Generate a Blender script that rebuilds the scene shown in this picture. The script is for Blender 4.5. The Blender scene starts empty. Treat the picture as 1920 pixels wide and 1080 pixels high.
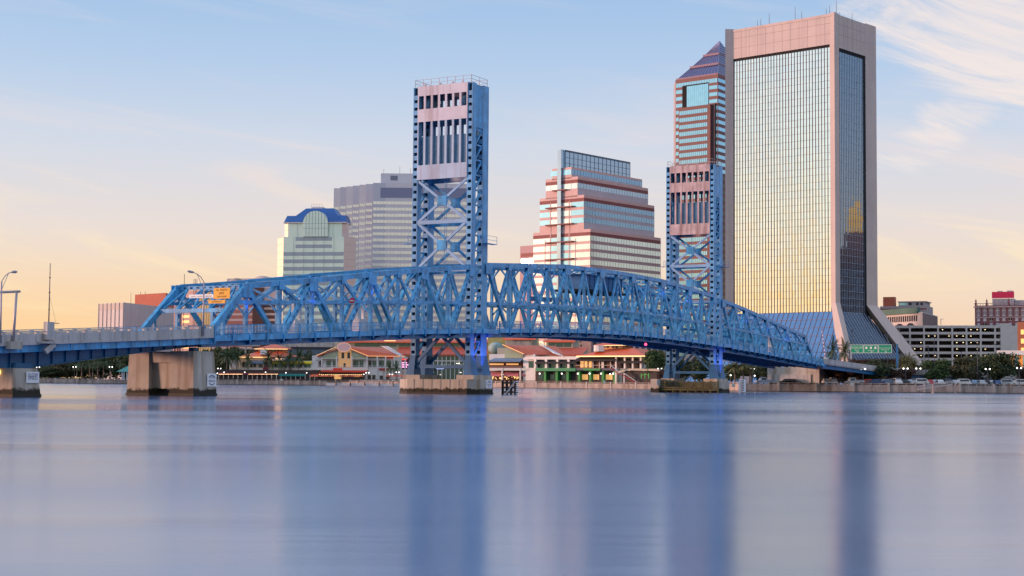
import bpy, bmesh, math, random
from mathutils import Vector, Matrix
random.seed(7)
R = math.radians
sc = bpy.context.scene
COL = sc.collection

# ---------------------------------------------------------------- camera
F_PX, PITCH, ROLL, CAM_H = 2900.0, 0.0606, 0.0079, 2.02      # focal length in px of a 1920 px wide picture
cd = bpy.data.cameras.new('camera'); cam = bpy.data.objects.new('camera', cd); COL.objects.link(cam)
cd.sensor_width = 36.0; cd.lens = 36.0*F_PX/1920.0
cd.clip_start = 0.5; cd.clip_end = 30000
cam.matrix_world = Matrix.Translation((0, 0, CAM_H)) @ Matrix.Rotation(R(90)+PITCH, 4, 'X') @ Matrix.Rotation(ROLL, 4, 'Z')
sc.camera = cam

# ---------------------------------------------------------------- sky
SUN_EL, SUN_AZ = R(5.0), math.atan2(-1.0, 0.04)     # azimuth measured from +Y towards +X
world = bpy.data.worlds.new('World'); sc.world = world; world.use_nodes = True
nt = world.node_tree; nt.nodes.clear()
class N:                                             # tiny node helper
    def __init__(s, nt): s.nt = nt
    def __call__(s, t, ins=None, **kw):
        n = s.nt.nodes.new(t)
        for k, v in kw.items(): setattr(n, k, v)
        for k, v in (ins or {}).items():
            if isinstance(v, bpy.types.NodeSocket): s.nt.links.new(v, n.inputs[k])
            else: n.inputs[k].default_value = v
        return n
    def m(s, op, a, b=0.0, c=0.0, clamp=False):
        n = s.nt.nodes.new('ShaderNodeMath'); n.operation = op; n.use_clamp = clamp
        for i, v in enumerate((a, b, c)):
            if isinstance(v, bpy.types.NodeSocket): s.nt.links.new(v, n.inputs[i])
            else: n.inputs[i].default_value = v
        return n.outputs[0]
    def mix(s, f, a, b, mode='MIX'):
        n = s.nt.nodes.new('ShaderNodeMixRGB'); n.blend_type = mode
        for i, v in enumerate((f, a, b)):
            if isinstance(v, bpy.types.NodeSocket): s.nt.links.new(v, n.inputs[i])
            else: n.inputs[i].default_value = v if i == 0 else (*v[:3], 1)
        return n.outputs[0]
    def ramp(s, f, stops, interp='LINEAR'):
        n = s.nt.nodes.new('ShaderNodeValToRGB'); n.color_ramp.interpolation = interp
        el = n.color_ramp.elements
        while len(el) > 1: el.remove(el[0])
        el[0].position = stops[0][0]; el[0].color = (*stops[0][1], 1)
        for p, c in stops[1:]:
            e = el.new(p); e.color = (*c, 1)
        s.nt.links.new(f, n.inputs[0]); return n.outputs[0]
def srgb(*c):
    return tuple(((x/255)/12.92 if x/255 <= .04045 else ((x/255+.055)/1.055)**2.4) for x in c)
n = N(nt)
tc = n('ShaderNodeTexCoord'); sep = n('ShaderNodeSeparateXYZ', {0: tc.outputs['Generated']})
X, Y, Z = sep.outputs
ez = n.m('MAXIMUM', Z, 0.0)
ef = n.m('POWER', ez, 0.5)                           # stretch the low sky over the ramp
def st(z): return z**0.5
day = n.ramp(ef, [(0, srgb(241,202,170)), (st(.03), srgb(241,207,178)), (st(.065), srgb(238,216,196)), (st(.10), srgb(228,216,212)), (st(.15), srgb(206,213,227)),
                  (st(.20), srgb(178,201,230)), (st(.26), srgb(152,187,226)), (st(.5), srgb(190,214,248)), (1, srgb(190,215,250))])  # top stops lie out of view, brightened to add ambient light
glow = n.ramp(ef, [(0, srgb(252,214,160)), (st(.025), srgb(250,222,168)), (st(.06), srgb(247,230,196)), (st(.10), srgb(238,238,218)), (st(.16), srgb(222,235,236)),
                   (st(.26), srgb(206,228,243)), (st(.5), srgb(190,214,248)), (1, srgb(190,215,250))])
dw = n.m('ADD', n.m('MULTIPLY', X, -0.93), n.m('MULTIPLY', Y, -0.37))      # 1 towards the sunset
gf = n('ShaderNodeMapRange', {0: dw, 1: -0.15, 2: 0.75, 3: 0.0, 4: 1.0}, interpolation_type='SMOOTHSTEP').outputs[0]
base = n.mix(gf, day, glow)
# warmer and yellower low sky at the left of the river, pinker at the right
lf = n('ShaderNodeMapRange', {0: X, 1: 0.30, 2: -0.34, 3: 0.0, 4: 1.0}).outputs[0]
low = n('ShaderNodeMapRange', {0: Z, 1: 0.10, 2: 0.01, 3: 0.0, 4: 1.0}, interpolation_type='SMOOTHSTEP').outputs[0]
base = n.mix(n.m('MULTIPLY', n.m('MULTIPLY', lf, low), 0.75), base, srgb(255, 208, 142))
# wisps: noise on a cloud sheet, stretched along the wind
az = n.m('DIVIDE', X, n.m('MAXIMUM', n.m('ABSOLUTE', Y), 0.05))
cv = n('ShaderNodeCombineXYZ', {0: n.m('ADD', az, n.m('MULTIPLY', Z, 1.2)), 1: n.m('ADD', n.m('MULTIPLY', Z, 7.5), n.m('MULTIPLY', az, 0.9)), 2: n.m('MULTIPLY', n.m('SIGN', Y), 3.0)}).outputs[0]
w1 = n('ShaderNodeTexNoise', {'Vector': cv, 'Scale': 3.4, 'Detail': 7.0, 'Roughness': 0.6, 'Distortion': 0.9}).outputs[0]
wm = n('ShaderNodeMapRange', {0: w1, 1: 0.50, 2: 0.72, 3: 0.0, 4: 1.0}, interpolation_type='SMOOTHSTEP').outputs[0]
wisp_c = n.ramp(ef, [(0, srgb(255,226,160)), (st(.08), srgb(255,232,190)), (st(.14), srgb(240,220,214)), (st(.3), srgb(216,214,228)), (1, srgb(150,170,210))])
base = n.mix(n.m('MULTIPLY', wm, n('ShaderNodeMapRange', {0: Z, 1: 0.09, 2: 0.19, 3: 0.85, 4: 0.22}).outputs[0]), base, wisp_c)
# the bright feathered cloud at the upper right
def blob(cx, cz, slope, rx, rz, sharp_left=False):
    dx = n.m('SUBTRACT', az, cx)
    dz = n.m('SUBTRACT', n.m('SUBTRACT', Z, cz), n.m('MULTIPLY', dx, slope))
    q = n.m('ADD', n.m('POWER', n.m('ABSOLUTE', n.m('DIVIDE', dx, rx)), 2.0), n.m('POWER', n.m('ABSOLUTE', n.m('DIVIDE', dz, rz)), 2.0))
    return n('ShaderNodeMapRange', {0: q, 1: 1.0, 2: 0.0, 3: 0.0, 4: 1.0}, interpolation_type='SMOOTHSTEP').outputs[0]
fwd = n.m('GREATER_THAN', Y, 0.0)
cv2 = n('ShaderNodeCombineXYZ', {0: n.m('MULTIPLY', az, 1.4), 1: n.m('ADD', n.m('MULTIPLY', Z, 9.0), n.m('MULTIPLY', az, 2.6)), 2: 0.7}).outputs[0]
w2 = n('ShaderNodeTexNoise', {'Vector': cv2, 'Scale': 5.0, 'Detail': 9.0, 'Roughness': 0.62, 'Distortion': 1.3}).outputs[0]
bl = n.m('MAXIMUM', blob(0.355, 0.205, -0.18, 0.17, 0.058), n.m('MULTIPLY', blob(0.295, 0.172, 0.55, 0.085, 0.030), 0.6))
bl = n.m('MAXIMUM', bl, n.m('MULTIPLY', blob(0.31, 0.242, 0.1, 0.12, 0.014), 0.7))
bf = n('ShaderNodeMapRange', {0: n.m('ADD', bl, n.m('MULTIPLY', n.m('SUBTRACT', w2, 0.5), 2.6)), 1: 0.16, 2: 1.1, 3: 0.0, 4: 0.78}, interpolation_type='SMOOTHSTEP').outputs[0]
bf = n.m('MULTIPLY', n.m('MULTIPLY', bf, n.m('MINIMUM', n.m('MULTIPLY', bl, 4.0), 1.0)), fwd)
base = n.mix(bf, base, srgb(250, 232, 222))
# behind the camera a few soft pink and cream clouds that the glass towers mirror
dv = n('ShaderNodeCombineXYZ', {0: n.m('MULTIPLY', X, 2.2), 1: n.m('MULTIPLY', Y, 2.2), 2: n.m('MULTIPLY', Z, 13.0)}).outputs[0]
w3 = n('ShaderNodeTexNoise', {'Vector': dv, 'Scale': 1.7, 'Detail': 5.0, 'Roughness': 0.6, 'Distortion': 0.8}).outputs[0]
f3 = n('ShaderNodeMapRange', {0: w3, 1: 0.46, 2: 0.66, 3: 0.0, 4: 0.75}, interpolation_type='SMOOTHSTEP').outputs[0]
base = n.mix(n.m('MULTIPLY', f3, n.m('LESS_THAN', Y, 0.0)), base, srgb(250, 226, 210))
nish = n('ShaderNodeTexSky', sky_type='NISHITA', sun_disc=False, sun_elevation=SUN_EL, sun_rotation=SUN_AZ)
nsc = n.mix(1.0, nish.outputs[0], (0.12, 0.12, 0.12), 'MULTIPLY')
base = n.mix(0.10, base, nsc)
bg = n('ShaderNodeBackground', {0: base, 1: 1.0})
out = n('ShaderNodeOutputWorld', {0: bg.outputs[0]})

sd = bpy.data.lights.new('sun', 'SUN'); sun = bpy.data.objects.new('sun', sd); COL.objects.link(sun)
sd.energy = 3.8; sd.angle = R(8); sd.color = (1.0, 0.53, 0.37)
sdir = Vector((math.sin(SUN_AZ)*math.cos(SUN_EL), math.cos(SUN_AZ)*math.cos(SUN_EL), math.sin(SUN_EL)))
sun.rotation_euler = sdir.to_track_quat('Z', 'Y').to_euler()

sc.view_settings.view_transform = 'Standard'; sc.view_settings.look = 'None'
sc.view_settings.exposure = 0.17; sc.view_settings.gamma = 1.0
sc.render.engine = 'CYCLES'
sc.cycles.use_denoising = True
try: sc.cycles.denoiser = 'OPENIMAGEDENOISE'
except Exception: pass
sc.cycles.max_bounces = 6; sc.cycles.diffuse_bounces = 2; sc.cycles.glossy_bounces = 4
sc.cycles.caustics_reflective = False; sc.cycles.caustics_refractive = False

# ---------------------------------------------------------------- surveying: a picture column and a distance give a place on the map
def at(px, py, D):
    x, y = px-960, py-540; c, s = math.cos(ROLL), math.sin(ROLL)
    x, y = c*x+s*y, -s*x+c*y
    dx, dz = x/F_PX, -y/F_PX
    yy = math.cos(PITCH)-dz*math.sin(PITCH); zz = math.sin(PITCH)+dz*math.cos(PITCH)
    t = D/yy
    return Vector((dx*t, D, CAM_H+zz*t))
def zat(px, py, D): return at(px, py, D).z

# ---------------------------------------------------------------- mesh helpers
class Fr:
    """flat frame: origin, unit vector a, unit vector b (left of a)"""
    def __init__(s, ox, oy, ax, ay):
        l = math.hypot(ax, ay); s.o = (ox, oy); s.a = (ax/l, ay/l); s.b = (-ay/l, ax/l)
    def p(s, a, b, z=0.0):
        return Vector((s.o[0]+a*s.a[0]+b*s.b[0], s.o[1]+a*s.a[1]+b*s.b[1], z))
def frame_between(A, B):
    f = Fr(A.x, A.y, B.x-A.x, B.y-A.y); f.len = math.hypot(B.x-A.x, B.y-A.y); return f
WF = Fr(0, 0, 1, 0)
class MB:
    def __init__(s): s.v = []; s.f = []; s.m = []
    def add(s, vs, fs, m=0):
        o = len(s.v); s.v += [Vector(v) for v in vs]
        for f in fs: s.f.append([i+o for i in f]); s.m.append(m)
    def hexa(s, c, m=0):
        s.add(c, [(0,3,2,1), (4,5,6,7), (0,1,5,4), (1,2,6,5), (2,3,7,6), (3,0,4,7)], m)
    def box(s, fr, a0, a1, b0, b1, z0, z1, m=0):
        s.hexa([fr.p(a0,b0,z0), fr.p(a1,b0,z0), fr.p(a1,b1,z0), fr.p(a0,b1,z0), fr.p(a0,b0,z1), fr.p(a1,b0,z1), fr.p(a1,b1,z1), fr.p(a0,b1,z1)], m)
    def prism(s, pts, z0, z1, m=0):
        k = len(pts); vs = [Vector((p[0], p[1], z0)) for p in pts]+[Vector((p[0], p[1], z1)) for p in pts]
        s.add(vs, [tuple(range(k))[::-1], tuple(range(k, 2*k))]+[(i, (i+1) % k, (i+1) % k+k, i+k) for i in range(k)], m)
    def loft(s, lo, hi, m=0, caps=True):
        k = len(lo); fs = [(i, (i+1) % k, (i+1) % k+k, i+k) for i in range(k)]
        if caps: fs += [tuple(range(k))[::-1], tuple(range(k, 2*k))]
        s.add(list(lo)+list(hi), fs, m)
    def bar(s, p, q, w, h, ref=(0,0,1), m=0):
        """beam p-q, width w along ref, h across"""
        p, q = Vector(p), Vector(q); d = (q-p).normalized(); r = Vector(ref); r = (r-d*r.dot(d)).normalized(); u = d.cross(r)
        r *= w/2; u *= h/2
        s.hexa([p-r-u, p+r-u, p+r+u, p-r+u, q-r-u, q+r-u, q+r+u, q-r+u], m)
    def laced(s, p, q, w, h, ref, step=1.0, fill=.45, m=0):
        """built-up member: two channels of depth w (along ref) and batten plates on both faces"""
        p, q = Vector(p), Vector(q); L = (q-p).length; d = (q-p)/L; r = Vector(ref); r = (r-d*r.dot(d)).normalized(); u = d.cross(r)
        t = h*.24
        for k in (-1, 1): s.bar(p+u*k*(h/2-t/2), q+u*k*(h/2-t/2), w, t, ref, m)
        nn = max(2, int(L/step)); st_ = L/nn
        for i in range(nn):
            a = p+d*(i*st_+st_*(1-fill)/2); b = a+d*st_*fill
            for k in (-1, 1):
                s.bar(a+r*k*(w/2-.03), b+r*k*(w/2-.03), .05, h-2*t, ref, m)
    def tube(s, p, q, r0, r1=None, k=8, m=0):
        r1 = r0 if r1 is None else r1; p, q = Vector(p), Vector(q); d = (q-p).normalized()
        x = d.orthogonal().normalized(); y = d.cross(x)
        c = [(math.cos(2*math.pi*i/k), math.sin(2*math.pi*i/k)) for i in range(k)]
        s.loft([p+x*a*r0+y*b*r0 for a, b in c], [q+x*a*r1+y*b*r1 for a, b in c], m)
    def ball(s, c, r, m=0, k=8, sz=1.0):
        c = Vector(c); rings = 5; vs = []; fs = []
        for j in range(rings+1):
            t = math.pi*j/rings
            for i in range(k): vs.append(c+Vector((r*math.sin(t)*math.cos(2*math.pi*i/k), r*math.sin(t)*math.sin(2*math.pi*i/k), r*sz*math.cos(t))))
        for j in range(rings):
            for i in range(k): fs.append((j*k+i, j*k+(i+1) % k, (j+1)*k+(i+1) % k, (j+1)*k+i))
        s.add(vs, fs, m)
    def quad(s, a, b, c, d, m=0): s.add([a, b, c, d], [(0, 1, 2, 3)], m)
    def build(s, name, mats, parent=None, smooth=False, origin=None):
        if not isinstance(mats, (list, tuple)): mats = [mats]
        if parent is not None: o = Vector(parent['_o'])
        elif origin is not None: o = Vector(origin)
        else:
            xs = [v.x for v in s.v]; ys = [v.y for v in s.v]; zs = [v.z for v in s.v]
            o = Vector(((min(xs)+max(xs))/2, (min(ys)+max(ys))/2, min(zs)))
        me = bpy.data.meshes.new(name); me.from_pydata([v-o for v in s.v], [], s.f)
        for mt in mats: me.materials.append(mt)
        me.polygons.foreach_set('material_index', s.m)
        bm = bmesh.new(); bm.from_mesh(me); bmesh.ops.recalc_face_normals(bm, faces=bm.faces); bm.to_mesh(me); bm.free()
        if smooth: me.polygons.foreach_set('use_smooth', [True]*len(me.polygons))
        ob = bpy.data.objects.new(name, me); COL.objects.link(ob); ob['_o'] = tuple(o)
        if parent is not None: ob.parent = parent
        else: ob.location = o
        return ob
def tag(o, label=None, cat=None, group=None, kind=None):
    if label: o['label'] = label
    if cat: o['category'] = cat
    if group: o['group'] = group
    if kind: o['kind'] = kind
    return o
def thing(name, loc, label, cat, group=None):
    o = bpy.data.objects.new(name, None); COL.objects.link(o); o.location = loc; o['_o'] = tuple(loc)
    o.empty_display_size = 1.0
    return tag(o, label, cat, group)
def copy_tree(o, parent=None, loc=None, rz=None, sc_=None):
    c = o.copy(); COL.objects.link(c)
    if parent is not None: c.parent = parent
    if loc is not None: c.location = loc
    if rz is not None: c.rotation_euler = (0, 0, rz)
    if sc_ is not None: c.scale = sc_
    for ch in [k for k in o.children]: copy_tree(ch, c)
    return c

# ---------------------------------------------------------------- materials
MATS = {}
def mat(name, col, rough=.6, metal=0.0, var=0.0, vscale=.3, col2=None, bump=0.0, bscale=3.0, streak=None, algae=None, spec=.5, emit=None, estr=1.0, alpha=1.0, stretch=(1,1,1), objc=False):
    """procedural paint: colour with soft noise variation; streak = (colour, amount) gives vertical run-off stains"""
    if name in MATS: return MATS[name]
    m = bpy.data.materials.new(name); m.use_nodes = True; t = m.node_tree; b = t.nodes['Principled BSDF']; k = N(t)
    b.inputs['Roughness'].default_value = rough; b.inputs['Metallic'].default_value = metal; b.inputs['Specular IOR Level'].default_value = spec
    c = (*col, 1)
    if objc: pos = k('ShaderNodeTexCoord').outputs['Object']
    else: pos = k('ShaderNodeNewGeometry').outputs['Position']
    if var or streak or bump:
        mp = k('ShaderNodeMapping', {'Vector': pos, 'Scale': stretch}).outputs[0]
        nz = k('ShaderNodeTexNoise', {'Vector': mp, 'Scale': vscale, 'Detail': 5.0, 'Roughness': .6}).outputs[0]
        f = k('ShaderNodeMapRange', {0: nz, 1: .32, 2: .68}).outputs[0]
        c2 = col2 or tuple(x*(1-var) for x in col); c1 = col if col2 else tuple(min(1, x*(1+var*.6)) for x in col)
        o = k.mix(f, c2, c1)
        if streak:
            mp2 = k('ShaderNodeMapping', {'Vector': pos, 'Scale': (1.1, 1.1, .06)}).outputs[0]
            n2 = k('ShaderNodeTexNoise', {'Vector': mp2, 'Scale': streak[2] if len(streak) > 2 else 1.2, 'Detail': 4.0}).outputs[0]
            f2 = k('ShaderNodeMapRange', {0: n2, 1: .47, 2: .66, 3: 0.0, 4: streak[1]}).outputs[0]
            o = k.mix(f2, o, streak[0])
        if algae is not None:
            n3 = k('ShaderNodeTexNoise', {'Vector': pos, 'Scale': .9, 'Detail': 6.0, 'Roughness': .65}).outputs[0]
            zz = k('ShaderNodeSeparateXYZ', {0: pos}).outputs[2]
            f3 = k('ShaderNodeMapRange', {0: k.m('ADD', zz, k.m('MULTIPLY', n3, -1.5)), 1: algae-.75+.12, 2: algae-.75-.12}).outputs[0]
            o = k.mix(f3, o, (.022,.020,.013))
        t.links.new(o, b.inputs['Base Color'])
        if bump:
            nb = k('ShaderNodeTexNoise', {'Vector': mp, 'Scale': bscale, 'Detail': 4.0}).outputs[0]
            bp = k('ShaderNodeBump', {'Height': nb, 'Strength': bump, 'Distance': .1})
            t.links.new(bp.outputs[0], b.inputs['Normal'])
    else:
        b.inputs['Base Color'].default_value = c
    if emit:
        b.inputs['Emission Color'].default_value = (*emit, 1); b.inputs['Emission Strength'].default_value = estr
    MATS[name] = m; return m
STEEL = mat('bridge_blue_paint', (.055,.36,.72), .36, var=.42, vscale=.8, streak=((.045,.12,.22), .5, 1.6))
STEEL_D = mat('bridge_blue_shaded', (.014,.14,.34), .45, var=.3, vscale=.5)  # bridge blue with shade put into the colour for low and inner parts
STEEL_P = mat('tower_faded_paint', (.40,.53,.70), .55, var=.12, vscale=.35, streak=((.22,.13,.13), .35, .9))
STEEL_PK = mat('tower_faded_pink_paint', (.60,.59,.68), .55, var=.14, vscale=.35, streak=((.25,.12,.12), .4, .9))
STEEL_R = mat('tower_rusty_paint', (.58,.44,.45), .6, var=.25, vscale=.5, streak=((.16,.06,.05), .6, 1.2))
STEEL_M = mat('counterweight_blue', (.10,.25,.42), .6, var=.2, vscale=.4, streak=((.03,.07,.1), .5, 1.0))
DARKB = mat('column_hole_shade', (.008,.03,.07), .8)
DARK = mat('dark_void', (.006,.008,.012), .9)
UNDER = mat('deck_underside_shaded', (.012,.022,.04), .8, var=.3)  # darkened so that the shade under the deck sits in the colour
CONC = mat('concrete_tan', (.47,.44,.39), .85, var=.14, vscale=.5, streak=((.25,.18,.12), .75, .8), bump=.15, algae=.85)
CONC_L = mat('concrete_light', (.50,.48,.48), .85, var=.15, vscale=.6, streak=((.22,.2,.19), .5))
CONC_W = mat('tidal_dark', (.02,.018,.014), .7, var=.3)
WHITE = mat('white_paint', (.72,.72,.74), .6, var=.05)
WHITE_W = mat('warm_white_paint', (.76,.72,.68), .7, var=.10, vscale=.8)
GALV = mat('galvanised_metal', (.42,.38,.42), .5, .3, var=.1)
POLE = mat('dark_pole_metal', (.05,.06,.09), .5)
YELLOW = mat('yellow_sign_paint', (.80,.38,.01), .5, var=.06)
BLACK = mat('black_paint', (.01,.01,.012), .5)
GREEN_S = mat('green_sign_paint', (.0,.27,.15), .45, var=.05)
SIGNW = mat('sign_white', (.78,.80,.84), .5)
RIM = mat('rose_neon_rim', (.6,.35,.3), .5, emit=(1.0,.5,.35), estr=.35)
LAMP = mat('lamp_glow', (.9,.85,.8), .4, emit=(1.0,.86,.72), estr=3.5)
LAMPW = mat('lamp_white_glow', (.9,.9,.9), .4, emit=(1.0,.93,.88), estr=3.5)
NEON = mat('eave_light_strip', (.9,.7,.4), .5, emit=(1.0,.58,.18), estr=1.1)
WARM = mat('lit_interior', (.6,.35,.15), .6, emit=(1.0,.52,.16), estr=.55)
REDL = mat('red_signal_glow', (.8,.05,.1), .4, emit=(1.0,.06,.16), estr=3.0)

_txt = {}
def text(mb, s, fr, a, b, z, size, m=0, align='CENTER', up=None):
    """flat lettering on the plane a-z of frame fr at offset b (front faces -b)"""
    cu = bpy.data.curves.new('t', 'FONT'); cu.body = s; cu.size = size; cu.align_x = align; cu.align_y = 'CENTER'; cu.extrude = 0.0
    cu.resolution_u = 2
    ob = bpy.data.objects.new('t', cu); COL.objects.link(ob)
    me = ob.to_mesh()
    vs = [fr.p(a+v.co.x, b, z+v.co.y) for v in me.vertices]; fs = [tuple(p.vertices) for p in me.polygons]
    mb.add(vs, fs, m)
    ob.to_mesh_clear(); bpy.data.objects.remove(ob); bpy.data.curves.remove(cu)
# ================================================================ THE BRIDGE
BR = Fr(20.07, 294.98, math.sin(.5103), math.cos(.5103))     # a: along the bridge to the far bank, b: across, away from us
E_, T_, W_, DN = 49.35, 5.25, 11.33, 14.1
VV = Vector((BR.b[0], BR.b[1], 0)); UU = Vector((BR.a[0], BR.a[1], 0))
def interp(tab, x):
    if x <= tab[0][0]: return tab[0][1]
    for (x0, y0), (x1, y1) in zip(tab, tab[1:]):
        if x <= x1: return y0+(y1-y0)*(x-x0)/(x1-x0)
    return tab[-1][1]
RAILT = [(0,12.97),(10,12.92),(17,12.8),(27,12.6),(37,12.3),(52,11.78),(71,11.03),(85,10.35),(98,9.7),(110,9.12),(119,8.66),(153,6.8),(200,4.2)]
def rail(s): return interp(RAILT, abs(s))
CH = [(0,22.95),(.5*DN,22.92),(1.5*DN,22.69),(2.5*DN,21.89),(3.5*DN,21.02),(E_+T_,20.33),(E_+T_+DN,18.95),(E_+T_+2*DN,17.32),(E_+T_+3*DN,15.60),(E_+T_+4*DN,14.05)]
def chord(s): return interp(CH, abs(s))
def bot(s): return rail(s)-2.35
def mid(s): return rail(s)+2.9
bridge = thing('lift_bridge', BR.p(0, W_/2, 0), 'long blue steel truss bridge with two lift towers crossing the river', 'bridge')

def truss_span(name, nodes, ends, s_lo, s_hi, label):
    """nodes: main top-chord stations; ends: stations of inclined end-post feet (or None)"""
    root = MB()                                   # deck, floor and stringers = the part itself
    ss = [s_lo+(s_hi-s_lo)*i/24 for i in range(25)]
    for s0, s1 in zip(ss, ss[1:]):
        z0, z1 = rail(s0)-1.45, rail(s1)-1.45
        for (b0, b1, t, m) in ((-2.2, W_+2.2, .28, 1),):
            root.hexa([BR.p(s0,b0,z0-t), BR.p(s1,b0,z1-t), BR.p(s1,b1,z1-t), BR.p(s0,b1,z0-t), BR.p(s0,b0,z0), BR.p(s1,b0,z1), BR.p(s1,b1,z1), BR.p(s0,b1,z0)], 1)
        for k in range(5):
            b = 1.6+k*2.0
            root.bar(BR.p(s0,b,z0-.55), BR.p(s1,b,z1-.55), .3, .5, VV, 1)
    deck = root.build(name, [STEEL, UNDER], bridge); deck['label'] = label
    half = DN/2
    lo, hi = min(nodes), max(nodes)
    subs = [s+half for s in sorted(nodes)[:-1]]
    for side, b in ((0, 0.0), (1, W_)):
        tc_ = MB(); st_ = sorted(nodes+subs)
        for s0, s1 in zip(st_, st_[1:]): tc_.bar(BR.p(s0-.05,b,chord(s0)), BR.p(s1+.05,b,chord(s1)), .62, .72, VV)
        for s in st_:                             # gusset plates
            big = s in nodes
            g = .95 if big else .55
            for k in (-1, 1):
                tc_.box(BR, s-g, s+g, b+k*.34-.03, b+k*.34+.03, chord(s)-(1.5 if big else .9), chord(s)+.28)
        tc_.build('top_chord', STEEL, deck)
        bc = MB(); bs = [s_lo]+[s for s in sorted(nodes+subs) if s_lo < s < s_hi]+[s_hi]
        for s0, s1 in zip(bs, bs[1:]):
            bc.bar(BR.p(s0+.0,b,bot(s0)), BR.p(s1-.0,b,bot(s1)), .6, .62, VV)
            for k in (-1, 1): bc.box(BR, s1-.8, s1+.8, b+k*.33-.03, b+k*.33+.03, bot(s1)-.35, bot(s1)+1.5) if s1 in subs else None
        bc.build('bottom_chord', STEEL, deck)
        for s in sorted(nodes+subs):              # posts
            if s in nodes and ((s == lo or s == hi) and ends.get(s) is None): 
                continue
            v = MB(); v.laced(BR.p(s,b,bot(s)), BR.p(s,b,chord(s)-.2), .42, .5, VV, 1.0, .5)
            v.build('vertical_post', STEEL, deck)
        for c in subs:                            # main diagonals meet at the lower sub-panel point
            for s in (c-half, c+half):
                d = MB(); p, q = BR.p(c,b,bot(c)), BR.p(s,b,chord(s)-.3)
                if s > c: d.laced(p, q, .5, .62, VV, 1.05, .5)
                else: d.bar(p, q, .5, .55, VV)
                d.build('diagonal', STEEL, deck)
                h = MB(); tt = (mid(c)-bot(c))/(chord(s)-bot(c)); sx = c+(s-c)*tt
                h.bar(BR.p(c,b,chord(c)-.3), BR.p(sx,b,mid(sx)), .34, .36, VV)
                h.build('sub_strut', STEEL, deck)
        for s, e in ends.items():
            if e is None: continue
            d = MB(); d.bar(BR.p(s,b,chord(s)), BR.p(e,b,bot(e)), .62, .75, VV); d.build('end_post', STEEL, deck)
            h = MB(); c = (s+e)/2
            h.bar(BR.p(c,b,bot(c)), BR.p(c,b,(chord(s)+bot(e))/2), .3, .4, VV); h.build('hanger', STEEL, deck)
        ms = MB()
        for s0, s1 in zip(st_, st_[1:]): ms.bar(BR.p(s0,b,mid(s0)), BR.p(s1,b,mid(s1)), .4, .42, VV)
        for s, e in ends.items():
            if e is None: continue
            tt = (chord(s)-mid(s))/(chord(s)-bot(e)); sx = s+(e-s)*tt; ms.bar(BR.p(s,b,mid(s)), BR.p(sx,b,mid(sx)), .4, .42, VV)
        ms.build('longitudinal_strut', STEEL, deck)
    # cross frames
    for s in sorted(nodes+subs):
        if s in nodes and ((s == lo or s == hi) and ends.get(s) is None): continue
        f = MB(); zt, zm = chord(s), mid(s)
        f.laced(BR.p(s,.3,zt-.1), BR.p(s,W_-.3,zt-.1), .4, .45, UU, 1.0, .5)
        f.bar(BR.p(s,.3,zm), BR.p(s,W_-.3,zm), .3, .5, UU)
        for k in (-1, 1):
            c = W_/2; f.bar(BR.p(s,c,zt-.3), BR.p(s,c+k*(W_/2-.3),zm+.1), .22, .26, UU)
            e = c+k*(W_/2-.3); f.bar(BR.p(s,e,zm-1.5), BR.p(s,e-k*1.5,zm), .22, .24, UU)
        f.build('sway_frame', STEEL, deck)
        g = MB(); zb = bot(s)
        g.box(BR, s-.18, s+.18, .3, W_-.3, zb-.2, zb+.55)
        for b0, k in ((-.3, -1), (W_+.3, 1)):
            e = b0+k*1.9
            g.hexa([BR.p(s-.1,b0,zb-.25), BR.p(s+.1,b0,zb-.25), BR.p(s+.1,e,zb+.45), BR.p(s-.1,e,zb+.45), BR.p(s-.1,b0,zb+.62), BR.p(s+.1,b0,zb+.62), BR.p(s+.1,e,zb+.62), BR.p(s-.1,e,zb+.62)])
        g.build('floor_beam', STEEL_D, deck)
    # top laterals
    st_ = sorted(nodes)
    for s0, s1 in zip(st_, st_[1:]):
        l = MB()
        l.bar(BR.p(s0,.4,chord(s0)+.12), BR.p(s1,W_-.4,chord(s1)+.12), .18, .22); l.bar(BR.p(s0,W_-.4,chord(s0)+.36), BR.p(s1,.4,chord(s1)+.36), .18, .22)
        l.build('top_lateral', STEEL, deck)
    for s, e in ends.items():
        if e is None: continue
        p = MB(); tt = .42; zc_ = chord(s)+(bot(e)-chord(s))*tt; sc2 = s+(e-s)*tt
        p.bar(BR.p(sc2,.3,zc_), BR.p(sc2,W_-.3,zc_), .35, .5, UU)
        zc3 = chord(s)+(bot(e)-chord(s))*.2; sc3 = s+(e-s)*.2
        for k in range(4):
            b0 = .4+k*(W_-.8)/4; b1 = b0+(W_-.8)/8; b2 = b0+(W_-.8)/4
            p.bar(BR.p(sc2,b0,zc_), BR.p(s,b1,chord(s)-.2), .2, .22, UU); p.bar(BR.p(s,b1,chord(s)-.2), BR.p(sc2,b2,zc_), .2, .22, UU)
        p.build('portal_frame', STEEL, deck)
    # fascia and railings
    for b, k in ((-2.2, -1), (W_+2.2, 1)):
        f = MB()
        for s0, s1 in zip(ss, ss[1:]):
            z0, z1 = rail(s0), rail(s1); b1 = b+k*.12
            f.hexa([BR.p(s0,b,z0-1.95), BR.p(s1,b,z1-1.95), BR.p(s1,b1,z1-1.95), BR.p(s0,b1,z0-1.95), BR.p(s0,b,z0-1.2), BR.p(s1,b,z1-1.2), BR.p(s1,b1,z1-1.2), BR.p(s0,b1,z0-1.2)])
        f.build('fascia_beam', STEEL, deck)
        r = MB(); nn = int(round((s_hi-s_lo)/3.5)); ps = [s_lo+(s_hi-s_lo)*i/nn for i in range(nn+1)]
        for s in ps: r.bar(BR.p(s,b+k*.2,rail(s)-2.3), BR.p(s,b+k*.2,rail(s)), .14, .16, UU)
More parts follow.
